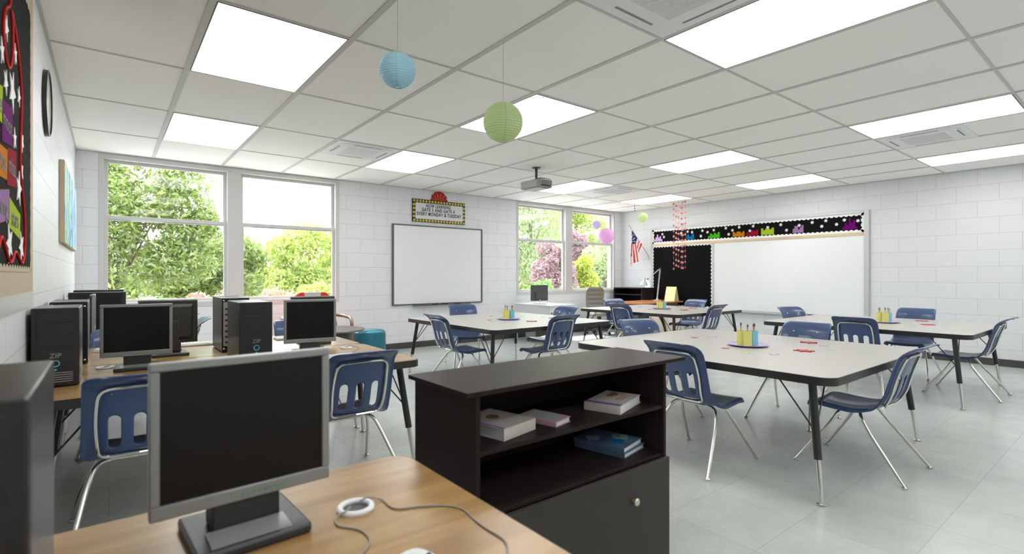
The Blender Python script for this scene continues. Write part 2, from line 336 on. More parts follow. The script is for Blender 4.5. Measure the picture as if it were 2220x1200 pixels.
# ------------------------------------------------------------------ ceiling lights and air conditioners
def ceiling_light(i, j, label):
    x0, x1, y0, y1 = GX0+i*TX+.022, GX0+(i+1)*TX-.022, GY0+j*TY+.012, GY0+(j+1)*TY-.012
    cx, cy = (x0+x1)/2, (y0+y1)/2; a, b = (x1-x0)/2, (y1-y0)/2
    t = thing('ceiling_light', label, 'ceiling light', (cx, cy, H-.006), 0, 'square troffers let into the tiled ceiling')
    f = MB(); w = .006
    f.box(-a, a, -b, -b+w, -.003, .006); f.box(-a, a, b-w, b, -.003, .006); f.box(-a, -a+w, -b+w, b-w, -.003, .006); f.box(a-w, a, -b+w, b-w, -.003, .006)
    f.build('frame', M['lampframe'], t)
    MB().box(-a+w, a-w, -b+w, b-w, -.001, .005).build('diffuser', M['lamp'], t)
for i, j, lb in ((1,0,'large lit ceiling panel above the computer rows, nearest the wall clock'), (1,2,'lit ceiling panel over the computers, second from the left window'),
    (4,2,'lit ceiling panel in front of the wall sign, beside an air vent'), (4,0,'lit ceiling panel partly behind the green paper lantern'),
    (4,-2,'biggest lit ceiling panel cut by the top edge, beside the nearest air vent'), (8,0,'lit ceiling panel between the projector and the big whiteboard'),
    (11,0,'lit ceiling panel right above the black star strip of the big board'), (8,-2,'long lit ceiling panel at the right edge, bordering an air vent'),
    (11,-2,'lit ceiling panel at far right close to the block wall'), (8,2,'lit ceiling panel directly behind the ceiling projector'),
    (11,2,'farthest lit ceiling panel, above the flag corner'), (1,-2,'lit ceiling panel overhead and behind the viewer on the left'),
    (4,-4,'lit ceiling panel behind the viewer in the middle'), (8,-4,'lit ceiling panel behind the viewer to the right'), (11,-4,'lit ceiling panel behind the viewer in the far right corner'), (1,-4,'lit ceiling panel behind the viewer in the left corner')):
    ceiling_light(i, j, lb)
def air_con(i, ysq, label):
    cx = GX0+(i+.5)*TX; hw = TX/2-.022; cy = ysq
    t = thing('air_conditioner', label, 'air conditioner', (cx, cy, H-.006), 0, 'square ceiling air conditioner cassettes')
    MB().prism(rrect(-hw, hw, -hw, hw, .01, 2), -.004, .006).build('panel', M['ac'], t)
    MB().prism(rrect(-hw*.86, hw*.86, -hw*.86, hw*.86, .13), -.011, -.004).build('bezel', M['ac'], t, bevel=.005)
    MB().prism(rrect(-hw*.72, hw*.72, -hw*.72, hw*.72, .10), -.015, -.011).build('cover', M['ac'], t, bevel=.002)
    g = MB()
    for k in range(24):
        u = -hw*.5+hw*1.0*k/23; g.box(u-.004, u+.004, -hw*.52, hw*.52, -.0185, -.015)
    g.box(-hw*.52, hw*.52, -hw*.52, hw*.52, -.0155, -.015); g.build('grille', M['acgrille'], t)
    for k in range(4):
        MB().box(-hw*.45, hw*.45, hw*.79-.008, hw*.79+.010, -.0125, -.0108).xf(Matrix.Rotation(k*PI/2, 4, 'Z')).build('air_slot', M['acdark'], t)
air_con(3, GY0-1*TY-TX/2, 'white ceiling air vent cut by the top edge of the photo')
air_con(3, GY0+2*TY+TX/2, 'white ceiling air vent above and left of the wall sign')
air_con(9, GY0-1*TY-TX/2, 'white ceiling air vent at right between two lit panels')
air_con(9, GY0+2*TY+TX/2, 'faint white ceiling air vent to the right of the projector')

# ------------------------------------------------------------------ chair
PROF = [(.275,.402),(.272,.416),(.255,.427),(.22,.431),(.16,.428),(.10,.423),(.03,.419),(-.03,.418),(-.08,.422),(-.12,.432),(-.155,.45),(-.185,.478),(-.207,.512),(-.224,.55),(-.238,.60),(-.252,.65),(-.266,.70),(-.281,.75),(-.296,.79),(-.314,.822),(-.338,.846),(-.360,.862),(-.380,.868),(-.389,.866)]
def prof_at(z):
    for a, b in zip(PROF[9:], PROF[10:]):
        if a[1] <= z <= b[1]: return a[0]+(b[0]-a[0])*(z-a[1])/(b[1]-a[1])
    return PROF[-3][0]
def chair_shell():
    P = [Vector((0, *p)) for p in PROF]; L = [0]
    for a, b in zip(P, P[1:]): L.append(L[-1]+(b-a).length)
    def at(s):
        for k in range(len(L)-1):
            if s <= L[k+1]+1e-9:
                t = (s-L[k])/(L[k+1]-L[k]); return P[k].lerp(P[k+1], t), k
        return P[-1], len(P)-2
    def s_of_z(z): # on the back
        for k in range(9, len(L)-1):
            if PROF[k][1] <= z <= PROF[k+1][1]: return L[k]+(L[k+1]-L[k])*(z-PROF[k][1])/(PROF[k+1][1]-PROF[k][1])
    sa, sb = s_of_z(.505), s_of_z(.668); S = L[-1]
    ss = list(np.linspace(0, sa-.02, 26)) + list(np.linspace(sa-.012, sb+.012, 24)) + list(np.linspace(sb+.02, S, 22))
    cols = np.linspace(-1, 1, 49)
    def hw(s):
        f = s/S; base = .222 + .012*math.exp(-((f-.38)/.12)**2) - .007*max(0, f-.5)*2
        d0 = s; d1 = S-s; rr = .055
        for d, rr in ((d0, .055), (d1, .085)):
            if d < rr: base -= rr*(1-math.sqrt(max(0, 1-((rr-d)/rr)**2)))
        return base
    vs = []; par = []
    for s in ss:
        p, k = at(s); w = hw(s)
        a, b = PROF[k], PROF[k+1]; t = Vector((0, b[0]-a[0], b[1]-a[1])).normalized(); nrm = Vector((0, t.z, -t.y))  # nrm: to the sitter for the back (+y)
        up = -nrm if nrm.z < 0 and abs(t.y) > .7 else nrm
        f = min(1, max(0, (s/S-.30)/.25)); g = min(1, max(0, (S-s)/.12))
        for c in cols:
            x = c*w; e = abs(c)
            curve = (.038*f*g + .012*(1-f)) * e**2.2
            roll = -(.016+.012*(1-f))*max(0, (e-.90)/.10)**2
            nv = Vector((0, 1, 0)) if f > .5 else Vector((0, f, 1-f)).normalized()
            q = p + nv*(curve+roll); vs.append(Vector((x, q.y, q.z))); par.append((x, s))
    nc = len(cols); fs = []
    hwid = .0245; slots = [(-.098, sa, sb), (0, sa, sb), (.098, sa, sb)]
    def sd(x, s, sl):
        cx, a, b = sl; sy = min(max(s, a+hwid*.7), b-hwid); return math.hypot(x-cx, s-sy)-hwid
    for i in range(len(ss)-1):
        for j in range(nc-1):
            ids = (i*nc+j, i*nc+j+1, (i+1)*nc+j+1, (i+1)*nc+j)
            x = sum(par[k][0] for k in ids)/4; s = sum(par[k][1] for k in ids)/4
            if any(sd(x, s, sl) < 0 for sl in slots): continue
            fs.append(ids)
    # snap slot rims
    cnt = {}
    for f in fs:
        for a, b in zip(f, f[1:]+f[:1]): cnt[(min(a, b), max(a, b))] = cnt.get((min(a, b), max(a, b)), 0)+1
    rim = {v for e, c in cnt.items() if c == 1 for v in e}
    for v in rim:
        x, s = par[v]
        for sl in slots:
            d = sd(x, s, sl)
            if abs(d) < .012:
                cx, a, b = sl; sy = min(max(s, a+hwid*.7), b-hwid); dx, ds = x-cx, s-sy; l = math.hypot(dx, ds) or 1
                nx, ns = cx+dx/l*hwid, sy+ds/l*hwid
                p0, _ = at(s); p1, _ = at(ns); vs[v] = vs[v] + Vector((nx-x, p1.y-p0.y, p1.z-p0.z))
    return vs, fs
def make_chair(label, group):
    t = thing('school_chair', label, 'chair', (0, 0, 0), 0, group)
    vs, fs = chair_shell(); m = MB(); m.add(vs, fs)
    o = m.build('shell', M['blue'], t, smooth=True)
    for p in o.data.polygons: p.use_smooth = True
    md = o.modifiers.new('thick', 'SOLIDIFY'); md.thickness = .007; md.offset = 0
    # back frame loop behind the shell
    def by(z, x): return prof_at(z) - .015 + .038*(abs(x)/.215)**2.2*min(1, (z-.44)/.12)
    loop = [(0,.455), (.155,.455), (.163,.53), (.168,.62), (.166,.70), (.156,.80), (.0,.808)]
    pts = [(x, by(max(z, .452), x)-.004, z) for x, z in loop]; pts = pts[:1] + pts[1:]
    full = fillet(pts, .055, 5); mir = [Vector((-p.x, p.y, p.z)) for p in full[::-1]]
    MB().tube(full + mir[1:], .0085, 8).build('back_frame', M['chrome'], t, smooth=True)
    for sx in (-1, 1):
        MB().lathe([(.001, .006), (.007, .005), (.0095, .0), (.0095, -.006)], (sx*.105, prof_at(.78)+.013, .78), 10, axis='Y').build('rivet', M['chrome'], t, smooth=True)
        rear = fillet([(0, -.035, .404), (sx*.165, -.035, .404), (sx*.205, -.10, .30), (sx*.275, -.32, .012)], .06, 6)
        lg = MB().tube(rear, .0115, 10).build('leg', M['chrome'], t, smooth=True)
        MB().lathe([(.014, 0), (.017, .004), (.017, .012), (.012, .018)], (sx*.275, -.32, 0), 12).build('foot_glide', M['chrome'], lg, smooth=True)
        front = fillet([(0, .07, .408), (sx*.165, .07, .408), (sx*.205, .125, .30), (sx*.275, .32, .012)], .06, 6)
        lg = MB().tube(front, .0115, 10).build('leg', M['chrome'], t, smooth=True)
        MB().lathe([(.014, 0), (.017, .004), (.017, .012), (.012, .018)], (sx*.275, .32, 0), 12).build('foot_glide', M['chrome'], lg, smooth=True)
        MB().box(sx*.10-.012, sx*.10+.012, -.05, .09, .402, .4135).build('seat_bracket', M['chrome'], t, bevel=.003)
    return t
GCT = 'blue shell chairs around the four square tables'; GCC = 'blue shell chairs at the computer desks'
T2 = (4.164, 2.17); T1 = (4.17, 5.42); T3 = (7.56, 2.17); T4 = (7.58, 5.45)
chair0 = make_chair('blue shell chair at the left of the front table, beside the dark cabinet', GCT)
chair0.location = (3.36, 2.09, 0); chair0.rotation_euler = (0, 0, R(-90))
N_, S_, E_, W_ = PI, 0., PI/2, -PI/2     # which side of the table: rotation that faces the table
for x, y, rz, lb, g in (
    (4.15, 1.305, S_, 'blue shell chair in side view at the near right corner of the front table', GCT),
    (5.0, 2.13, E_, 'blue shell chair facing us over the right edge of the front table', GCT),
    (4.20, 3.05, N_+R(-19), 'blue shell chair turned toward us at the far side of the front table', GCT),
    (3.33, 5.27, W_, 'blue shell chair left of the table under the wall sign, back to us', GCT),
    (4.16, 4.60, S_, 'blue shell chair before the table under the wall sign, back to us', GCT),
    (4.97, 5.42, E_, 'blue shell chair facing us, right of the table under the wall sign', GCT),
    (4.22, 6.43, N_+R(-19), 'blue shell chair facing us below the small whiteboard', GCT),
    (6.75, 2.10, W_, 'blue shell chair left of the rightmost table, back to us', GCT),
    (7.58, 1.36, S_, 'blue shell chair seen from the side at the far right edge', GCT),
    (8.45, 2.10, E_, 'blue shell chair facing us behind the rightmost table near the block wall', GCT),
    (7.66, 3.03, N_+R(-20), 'blue shell chair angled below the right end of the big whiteboard', GCT),
    (6.75, 5.39, W_, 'blue shell chair left of the farthest table, back to us', GCT),
    (7.50, 4.62, S_, 'blue shell chair on the near side of the farthest table, back to us', GCT),
    (8.50, 5.50, E_, 'blue shell chair facing us in front of the black pinboard', GCT),
    (7.66, 6.35, N_+R(-20), 'farthest blue shell chair at the farthest table, near the office chair', GCT),
    (.12, 3.30, 0, 'blue shell chair partly hidden behind the nearest monitor, back to us', GCC),
    (1.215, 3.30, 0, 'blue shell chair just right of the nearest monitor, back to us', GCC),
    (.10, 5.135, PI, 'blue shell chair facing us between the left computer tower and monitor', GCC),
    (1.50, 5.14, PI, 'blue shell chair facing us between the middle tower and its monitor', GCC),
    (.46, 6.40, E_, 'blue shell chair in profile behind the left monitors, below the window', GCC),
    (.46, 7.30, E_, 'farthest blue shell chair at the window end of the computer desks', GCC)):
    dup(chair0, (x, y, 0), rz, lb, g)

# ------------------------------------------------------------------ tables
def table(name, label, cat, cx, cy, hx, hy, z, topm, group, legs=True, r=.09, lz=.055, legpos=None):
    t = thing(name, label, cat, (cx, cy, 0), 0, group)
    MB().prism(rrect(-hx+.004, hx-.004, -hy+.004, hy-.004, r), z-.046, z).build('tabletop', topm, t, bevel=.002)
    o_ = rrect(-hx, hx, -hy, hy, r); i_ = rrect(-hx+.0045, hx-.0045, -hy+.0045, hy-.0045, r-.0005); n = len(o_); eb = MB()
    eb.add([(x, y, z-.05) for x, y in o_]+[(x, y, z-.002) for x, y in o_]+[(x, y, z-.002) for x, y in i_]+[(x, y, z-.05) for x, y in i_],
           [(a*n+k, a*n+(k+1) % n, ((a+1) % 4)*n+(k+1) % n, ((a+1) % 4)*n+k) for a in range(4) for k in range(n)])
    eb.build('edge_band', M['black'], t, bevel=.0015)
    for sx in (-1, 1):
        for sy in (-1, 1):
            fx, fy = sx*(hx-.02), sy*(hy-.07); tx, ty = sx*(hx-.10), sy*(hy-.15)
            k = (z-.05-.25)/(z-.05); mx_, my_ = tx+(fx-tx)*k, ty+(fy-ty)*k
            lg = MB().tube([(tx, ty, z-.051), (mx_, my_, .25)], .0225, 14).build('leg', M['legblack'], t, smooth=True)
            MB().tube([(mx_, my_, .26), (fx, fy, .01)], .0155, 12).build('leg_insert', M['chrome'], lg, smooth=True)
            MB().lathe([(.020, 0), (.024, .004), (.024, .009), (.016, .014)], (fx, fy, 0), 14).build('foot_glide', M['chrome'], lg, smooth=True)
            for bx, by_ in ((1, 0), (0, 1)):
                MB().tube([(tx+(fx-tx)*.42, ty+(fy-ty)*.42, z-.051-.69*.42), (tx-sx*.20*bx, ty-sy*.20*by_, z-.053)], .005, 6).build('brace', M['legblack'], t, smooth=True)
    return t
def copy_table(root, c, label): return dup(root, (c[0], c[1], 0), 0, label)
GT = 'square grey topped activity tables'
tab0 = table('activity_table', 'large square grey table nearest on the right, behind the dark cabinet', 'table', *T2, .955, 1.025, .74, M['laminate'], GT)
copy_table(tab0, T1, 'square grey table below the wall sign and small whiteboard')
copy_table(tab0, T3, 'square grey table at the far right by the block wall')
copy_table(tab0, T4, 'farthest square grey table, in front of the black pinboard')
GD = 'maple topped computer desks'
def desk(label, x0, x1, y0, y1, z): return table('computer_desk', label, 'desk', (x0+x1)/2, (y0+y1)/2, (x1-x0)/2, (y1-y0)/2, z, M['maple'], GD, r=.07)
desk('maple desk across the bottom edge under the nearest monitor', XL+.016, .768, .44, 1.553, .74)
desk('maple desk row with screens toward us, chairs in front', XL+.016, 1.72, 3.205, 4.270, .74)
desk('maple desk row just behind, with screens turned away', XL+.016, 1.72, 4.274, 5.335, .74)
desk('far maple desk along the left wall holding sideways computers', XL+.016, .36, 5.62, 7.95, .75)

# cups, plates, pencils, stars on the four tables
rnd = random.Random(3)
def hexcup(name, m, label, cx, cy, z, r, h, n, rot, group):
    o = MB(); out = [(r*math.cos(rot+2*PI*k/n), r*math.sin(rot+2*PI*k/n)) for k in range(n)]; inn = [(x*.93, y*.93) for x, y in out]
    vs = [(x, y, 0) for x, y in out]+[(x, y, h) for x, y in out]+[(x, y, h) for x, y in inn]+[(x, y, .006) for x, y in inn]
    fs = [tuple(range(n-1, -1, -1))]
    for a in range(3): fs += [(a*n+k, a*n+(k+1) % n, (a+1)*n+(k+1) % n, (a+1)*n+k) for k in range(n)]
    fs += [tuple(3*n+k for k in range(n))]
    o.add(vs, fs); ob = o.build(name, m, loc=(cx, cy, z)); return tag(ob, label, 'cup', group)
SR = [('small red', 'starred', .16, .55, .035), ('small red', 'starred', -.275, -.003, .035), ('large red', 'starred', .613, -.271, .075), ('large red', 'starred', .059, -.458, .075),
      ('lavender', 'lav', .359, .485, .05), ('lavender', 'lav', .455, .227, .035), ('lavender', 'lav', -.29, -.391, .038), ('lavender', 'lav', .493, -.436, .035),
      ('pale green', 'pgreen', -.387, -.227, .035), ('pale green', 'pgreen', .649, -.013, .035), ('pale green', 'pgreen', .306, -.559, .035), ('pale green', 'pgreen', -.33, .40, .048)]
WH = ['beyond the pencil cups', 'left of the pencil cups', 'farther one right of the cups', 'nearer one right of the cups', 'far behind the cups', 'just behind the plate', 'near edge right of the plate', 'rightmost of its colour',
      'near edge left of the plate', 'right beyond the cups', 'close to the near right corner', 'far left half']
TN = [('front', T2), ('sign wall', T1), ('rightmost', T3), ('farthest', T4)]
pen0 = None
for tn, (cx, cy) in TN:
    px_, py_ = cx+.01, cy-.04
    o = MB().lathe([(.001, .002), (.10, .002), (.108, 0), (.118, .002), (.156, .013), (.160, .016), (.155, .017), (.112, .006), (.001, .006)], (0, 0, 0), 36, cap=False).build('plate', M['plate'], smooth=True, loc=(px_, py_, .7405))
    tag(o, 'lilac round plate under the pencil cups on the %s table' % tn, 'plate', 'lilac plates in the table centres')
    cups = [(-.017, .051, 'cupy', 'yellow', .034, 'rear'), (-.037, -.017, 'cupy', 'yellow', .034, 'front'), (.038, -.030, 'cupb', 'light blue', .034, 'right')]
    for a, b, mk, cn, r, side in cups:
        hexcup('pencil_cup', M[mk], '%s pencil cup, %s one of three on the %s table plate' % (cn, side, tn), px_+a, py_+b, .7475, r, .118, 8, .3, 'pencil cups on the lilac plates')
        for k in range(4):
            h = rnd.choice([.135, .142, .15, .158, .175]); an = rnd.uniform(0, 2*PI); tl = rnd.uniform(.02, .16)
            if pen0 is None:
                pt = thing('pencil', None, 'pencil'); MB().tube([(0, 0, 0), (0, 0, .14)], .0029, 6).build('shaft', M['pencil'], pt); MB().lathe([(.0029, .14), (.0034, .142), (.0030, .156), (.001, .162)], (0, 0, 0), 6).build('tip', M['tip'], pt); p = pen0 = pt
            else:
                p = pen0.copy(); COL.objects.link(p)
                for ch in pen0.children: c = ch.copy(); COL.objects.link(c); c.parent = p
            bx, by_ = px_+a-.010*math.cos(an), py_+b-.010*math.sin(an)
            p.location = (bx, by_, .755-.0+ (h-.135)*.4); p.rotation_euler = (0, tl, an)
            tag(p, 'wooden pencil standing in the %s cup on the %s table' % (side+' '+cn, tn), 'pencil', 'pencils in the %s cup on the %s table' % (side, tn))
    for (nm, mk, dx, dy, r), wh in zip(SR, WH):
        st = MB().prism(star(6, r, r*.45, rnd.uniform(0, 1)), 0, .006 if 'large' in nm else .0025).build('paper_star', M[mk], loc=(cx+dx, cy+dy, .7405))
        tag(st, '%s paper star on the %s table, %s' % (nm, tn, wh), 'paper star', 'paper stars scattered on the tables')

# ------------------------------------------------------------------ computers
def make_tower(name_label, group):
    t = thing('computer_tower', name_label, 'computer', (0, 0, 0), 0, group)
    w, d, h = .095, .215, .412
    MB().box(-w, w, -d+.03, d, .008, h).build('case', M['case'], t, bevel=.004)
    MB().prism(rrect(-w, w, 0.006, h+.002, .006), -d, -d+.03, 'Y').build('front_panel', M['casefront'], t, bevel=.004)
    for k in range(3):
        MB().box(-w+.022, w-.022, -d-.0015, -d+.002, h-.075-.062*k, h-.019-.062*k).build('drive_bay', M['casefront'], t, bevel=.002)
    ring = MB(); ring.lathe([(.013, -.003), (.018, -.004), (.018, 0), (.013, 0), (.013, -.003)], (0, -d, .125), 20, axis='Y', cap=False); ring.build('power_button', M['cyan'], t, smooth=True)
    MB().lathe([(.006, -.003), (.006, 0)], (0, -d, .092), 12, axis='Y').build('reset_button', M['cyan'], t)
    v = MB()
    for k in range(5): v.box(-.012, .07, -d-.003, -d, .028+.0115*k, .032+.0115*k)
    v.build('vent', M['metalgrey'], t)
    text('lettering', 'ZIP', .034, M['zip'], t, (0, -d-.001, .165), ROT_A)
    bk = MB(); bk.box(w-.072, w-.010, d, d+.004, .05, h-.03); bk.build('port_panel', M['metalgrey'], t)
    pt = MB()
    for k in range(7): pt.box(w-.062, w-.022, d+.004, d+.007, .07+.042*k, .085+.042*k)
    pt.build('port', M['legblack'], t)
    for xx, zz in ((w-.012, .03), (w-.012, h-.02), (-w+.016, .03), (-w+.016, h-.03)): MB().lathe([(.006, 0), (.006, .010), (.004, .012)], (xx, d, zz), 10, axis='Y').build('screw', M['chrome'], t, smooth=True)
    for sx in (-1, 1): MB().box(sx*(w-.03)-.02, sx*(w-.03)+.02, -d+.03, d-.03, 0, .009).build('foot', M['legblack'], t)
    return t
GTW = 'black desktop computer towers on the maple desks'
tw = make_tower('large black computer tower cut by the left edge, nearest to us', GTW); tw.location = (-.183, 1.19, .74)
for x, y, z, rz, lb in ((-.218, 3.785, .74, 0, 'black ZIP computer tower at the left wall, front toward us'), (.74, 3.785, .74, 0, 'black ZIP computer tower in the middle of the desk row'),
    (-.203, 4.61, .74, PI, 'black computer tower hidden behind the left ZIP tower, rear toward us'), (.766, 4.61, .74, PI, 'black computer tower behind the middle ZIP tower, ports toward us'),
    (-.082, 6.40, .75, PI/2, 'black computer tower lying sideways to us behind the edge-on monitor'), (-.082, 7.30, .752, PI/2, 'farthest black computer tower below the left window frame')):
    dup(tw, (x, y, z), rz, lb)
def make_monitor(label, group):
    t = thing('computer_monitor', label, 'monitor', (0, 0, 0), 0, group)   # origin: desk under the screen, screen faces -Y
    w, z0, z1, b = .184, .083, .405, .018
    f = MB(); f.box(-w, w, -.012, .012, z1-b, z1); f.box(-w, w, -.012, .012, z0, z0+b+.012); f.box(-w, -w+b, -.012, .012, z0+b+.012, z1-b); f.box(w-b, w, -.012, .012, z0+b+.012, z1-b)
    f.build('bezel', M['silver'], t, bevel=.003)
    MB().box(-w+b-.002, w-b+.002, -.006, .010, z0+b+.010, z1-b+.002).build('screen', M['screen'], t)
    bk = MB(); bk.box(-w+.003, w-.003, .0125, .030, z0+.003, z1-.003); bk.build('back_shell', M['mback'], t, bevel=.008)
    bb = MB(); a = [(-w+.03, z0+.03), (w-.03, z0+.03), (w-.03, z1-.03), (-w+.03, z1-.03)]; c = [(-w+.05, z0+.045), (w-.05, z0+.045), (w-.05, z1-.05), (-w+.05, z1-.05)]
    bb.add([(x, .030, z) for x, z in a]+[(x, .055, z) for x, z in c], [(0,1,2,3),(4,5,6,7),(0,1,5,4),(1,2,6,5),(2,3,7,6),(3,0,4,7)]); bb.build('rear_bulge', M['mback'], t, bevel=.005)
    MB().box(-.055, .055, .056, .075, .03, .25).build('stand_column', M['mback'], t, bevel=.004)
    MB().box(-.07, .07, .0, .07, .022, .105).build('neck', M['mdark'], t, bevel=.004)
    MB().prism(rrect(-.115, .115, -.09, .14, .012), 0, .022).build('base', M['mdark'], t, bevel=.006)
    MB().add([(-.085, -.075, .0225), (.075, -.075, .0225), (.075, -.005, .030), (-.085, -.005, .030), (-.085, -.005, .0225), (.075, -.005, .0225)], [(0,1,2,3), (3,2,5,4), (0,3,4), (1,5,2), (0,4,5,1)]).build('base_plate', M['silver'], t)
    for k in range(8): MB().box(-.012+.012*k-.003, -.012+.012*k+.003, -.0135, -.0115, z0+.012, z0+.017).build('button', M['green'], t)
    return t
GM = 'flat computer monitors on the maple desks'
mo = make_monitor('large grey framed monitor nearest to us at bottom left', GM); mo.location = (.247, 1.282, .74); mo.rotation_euler = (0, 0, R(3.2))
for x, y, z, rz, lb in ((.141, 3.973, .74, R(-4), 'grey framed monitor facing us between the left tower and the nearest chair'), (1.19, 3.955, .74, R(-8), 'grey framed monitor facing us at the right of the middle tower'),
    (.348, 4.55, .74, PI+R(2), 'monitor seen from behind with dark back and stand'), (1.39, 4.55, .74, PI, 'monitor seen from behind, mostly hidden, top edge below the red armchair'),
    (-.105, 5.96, .75, PI/2, 'monitor seen edge-on in front of the sideways tower at the left wall')):
    dup(mo, (x, y, z), rz, lb)
def keyboard(x, y, z, rz, label):
    t = thing('keyboard', label, 'keyboard', (x, y, z), rz, 'white keyboards')
    MB().box(-.19, .19, -.07, .07, 0, .016).build('body', M['whiteplastic'], t, bevel=.005)
    k = MB()
    for i in range(5):
        for j in range(15): k.box(-.18+.024*j, -.16+.024*j, -.058+.024*i, -.038+.024*i, .016, .021)
    k.build('keys', M['whiteplastic'], t)
def mouse(x, y, z, rz, label):
    t = thing('computer_mouse', label, 'mouse', (x, y, z), rz, 'white computer mice')
    m = MB(); rows = []
    for i in range(9):
        u = i/8; w = .029*math.sqrt(max(.02, 1-(2*u-1)**4)); h = .034*math.sin(PI*(.12+.80*u))
        rows.append([(w*math.cos(PI*j/8), -.052+.104*u, h*math.sin(PI*j/8)*.9+.002) for j in range(9)])
    vs = [p for r in rows for p in r]; m.add(vs, [(i*9+j, i*9+j+1, (i+1)*9+j+1, (i+1)*9+j) for i in range(8) for j in range(8)]+[tuple(range(9)), tuple(range(72, 81))]+[(i*9, (i+1)*9, (i+1)*9+8, i*9+8) for i in range(8)])
    m.build('body', M['whiteplastic'], t, smooth=True)
    MB().lathe([(.006, -.003), (.006, .003)], (0, -.025, .028), 10, axis='X').build('wheel', M['dgrey'], t)
keyboard(.50, 5.02, .74, 0, 'white keyboard beside the back-turned monitor on the second row')
keyboard(1.38, 5.0, .74, 0, 'white keyboard between the middle tower and right monitor')
keyboard(1.22, 3.62, .74, 0, 'white keyboard lying in front of the right screen')
mouse(-.06, 5.02, .74, .5, 'white mouse on the desk beside the left towers')
mouse(.490, .925, .74, .4, 'white mouse at the bottom edge of the nearest desk')
def grommet(x, y, z, label):
    t = thing('cable_grommet', label, 'cable grommet', (x, y, z), 0, 'round cable grommets in the desks')
    MB().lathe([(.031, .0), (.046, .0), (.046, .006), (.042, .010), (.035, .010), (.031, .006), (.031, .0)], (0, 0, .0005), 32, cap=False).build('ring', M['whiteplastic'], t, smooth=True)
    MB().lathe([(.001, .0012), (.031, .0012)], (0, 0, 0), 24, cap=False).build('cap', M['dgrey'], t)
grommet(.486, 1.25, .74, 'white cable ring in the nearest desk with a loose cable')
grommet(1.50, 4.06, .74, 'cable ring on the second desk row behind the right chair')
grommet(-.02, 4.12, .74, 'cable ring between the left tower and its monitor')
def cable(pts, label, r=.0022):
    z = .7425
    o = MB().tube(fillet([(x, y, z if len(p) == 0 else p[0]) for x, y, *p in pts], .05, 8), r, 8).build('cable', M['cable'], smooth=True); tag(o, label, 'cable', 'thin grey computer cables')
cable([(.47, 1.245, .752), (.455, 1.225, .7535), (.425, 1.23), (.415, 1.185), (.455, 1.14), (.455, 1.07), (.40, 1.02), (.33, .97)], 'thin grey cable curling left from the white ring toward the bottom edge')
cable([(.502, 1.26, .752), (.522, 1.272, .7535), (.56, 1.26), (.555, 1.18), (.62, 1.16), (.70, 1.10), (.68, .98), (.69, .88), (.60, .80)], 'thin grey cable running right from the white ring to the desk edge')
cable([(1.49, 4.06, .752), (1.55, 4.1, .753), (1.6, 4.0), (1.52, 3.9), (1.45, 3.8)], 'thin grey cable beside the ring on the second desk', .0018)
cable([(-.02, 4.12, .752), (.02, 4.2, .753), (.0, 4.14), (-.05, 4.0)], 'thin grey cable by the left tower', .0018)

# ------------------------------------------------------------------ dark cabinet with books
cab = thing('cabinet', 'dark espresso wood cabinet with open shelves in the foreground', 'cabinet', (0, 0, 0))
xl, xr, yf, yb_, zt = .932, 1.958, 1.372, 1.79, .95
MB().box(.890, 2.09, 1.360, 1.765, zt-.016, zt).build('top_panel', M['esp'], cab, bevel=.002)
MB().box(xl, xl+.018, yf, yb_, .0, zt-.017).build('side_panel', M['esp'], cab, bevel=.001)
MB().box(xr-.018, xr, yf, yb_, .0, zt-.017).build('side_panel', M['esp'], cab, bevel=.001)
MB().box(xl+.018, xr-.018, yb_-.012, yb_-.001, .05, zt-.017).build('back_panel', M['esp'], cab)
MB().box(xl+.018, xr-.018, yf+.004, yb_-.013, .732, .748).build('shelf', M['esp'], cab, bevel=.002)
MB().box(xl+.018, xr-.018, yf+.004, yb_-.013, .520, .536).build('shelf', M['esp'], cab, bevel=.002)
MB().box(xl+.018, xr-.018, yf+.004, yb_-.013, .05, .066).build('bottom_panel', M['esp'], cab)
MB().box(xl+.018, xr-.018, yf+.02, yf+.035, .0, .05).build('plinth', M['esp'], cab)
dr = MB().box(xl+.001, xr-.001, yf-.019, yf-.001, .055, .521).build('door', M['espdoor'], cab, bevel=.002)
kb = MB().lathe([(.006, 0), (.006, -.012), (.014, -.016), (.016, -.024), (.012, -.028)], (1.700, yf-.019, .396), 18, axis='Y').build('knob', M['brass'], dr, smooth=True)
def book(label, cx, cy, z, rz, L, W, T, cover, extra=None):
    t = thing('book', label, 'book', (cx, cy, z), rz, 'books lying in the dark cabinet')
    c = MB(); c.box(-L/2, L/2, -W/2, W/2, 0, .003); c.box(-L/2, L/2, -W/2, W/2, T-.003, T); c.box(-L/2, -L/2+.003, -W/2, W/2, .003, T-.003)
    c.build('cover', cover, t, bevel=.001)
    MB().box(-L/2+.004, L/2-.004, -W/2+.004, W/2-.004, .0032, T-.0032).build('pages', M['pages'], t)
    if extra:
        for nm, m, poly in extra: MB().prism(poly, T, T+.0006).build(nm, M[m], t)
    return t
def q(x0, x1, y0, y1): return [(x0, y0), (x1, y0), (x1, y1), (x0, y1)]
def blob(cx, cy, rx, ry, n=14): return [(cx+rx*math.cos(2*PI*k/n)*(1+.25*math.sin(3*k)), cy+ry*math.sin(2*PI*k/n)*(1+.2*math.cos(2*k))) for k in range(n)]
pics = lambda s: [('picture', 'pic1', blob(.04*s, .03, .022, .018)), ('picture', 'pic1', blob(.085*s, .03, .018, .015)), ('picture', 'pic2', blob(.062*s, .015, .02, .014)), ('title', 'pic3', q(-.03, .07, -.028, -.022)), ('title', 'pic3', q(-.02, .06, -.045, -.039))]
book('thick cream picture book lying at the right end of the upper cabinet shelf', 1.752, 1.502, .748, R(19), .25, .165, .036, M['creamcover'], pics(1)+[('spine_strip', 'violet', q(-.123, -.095, -.08, .08))])
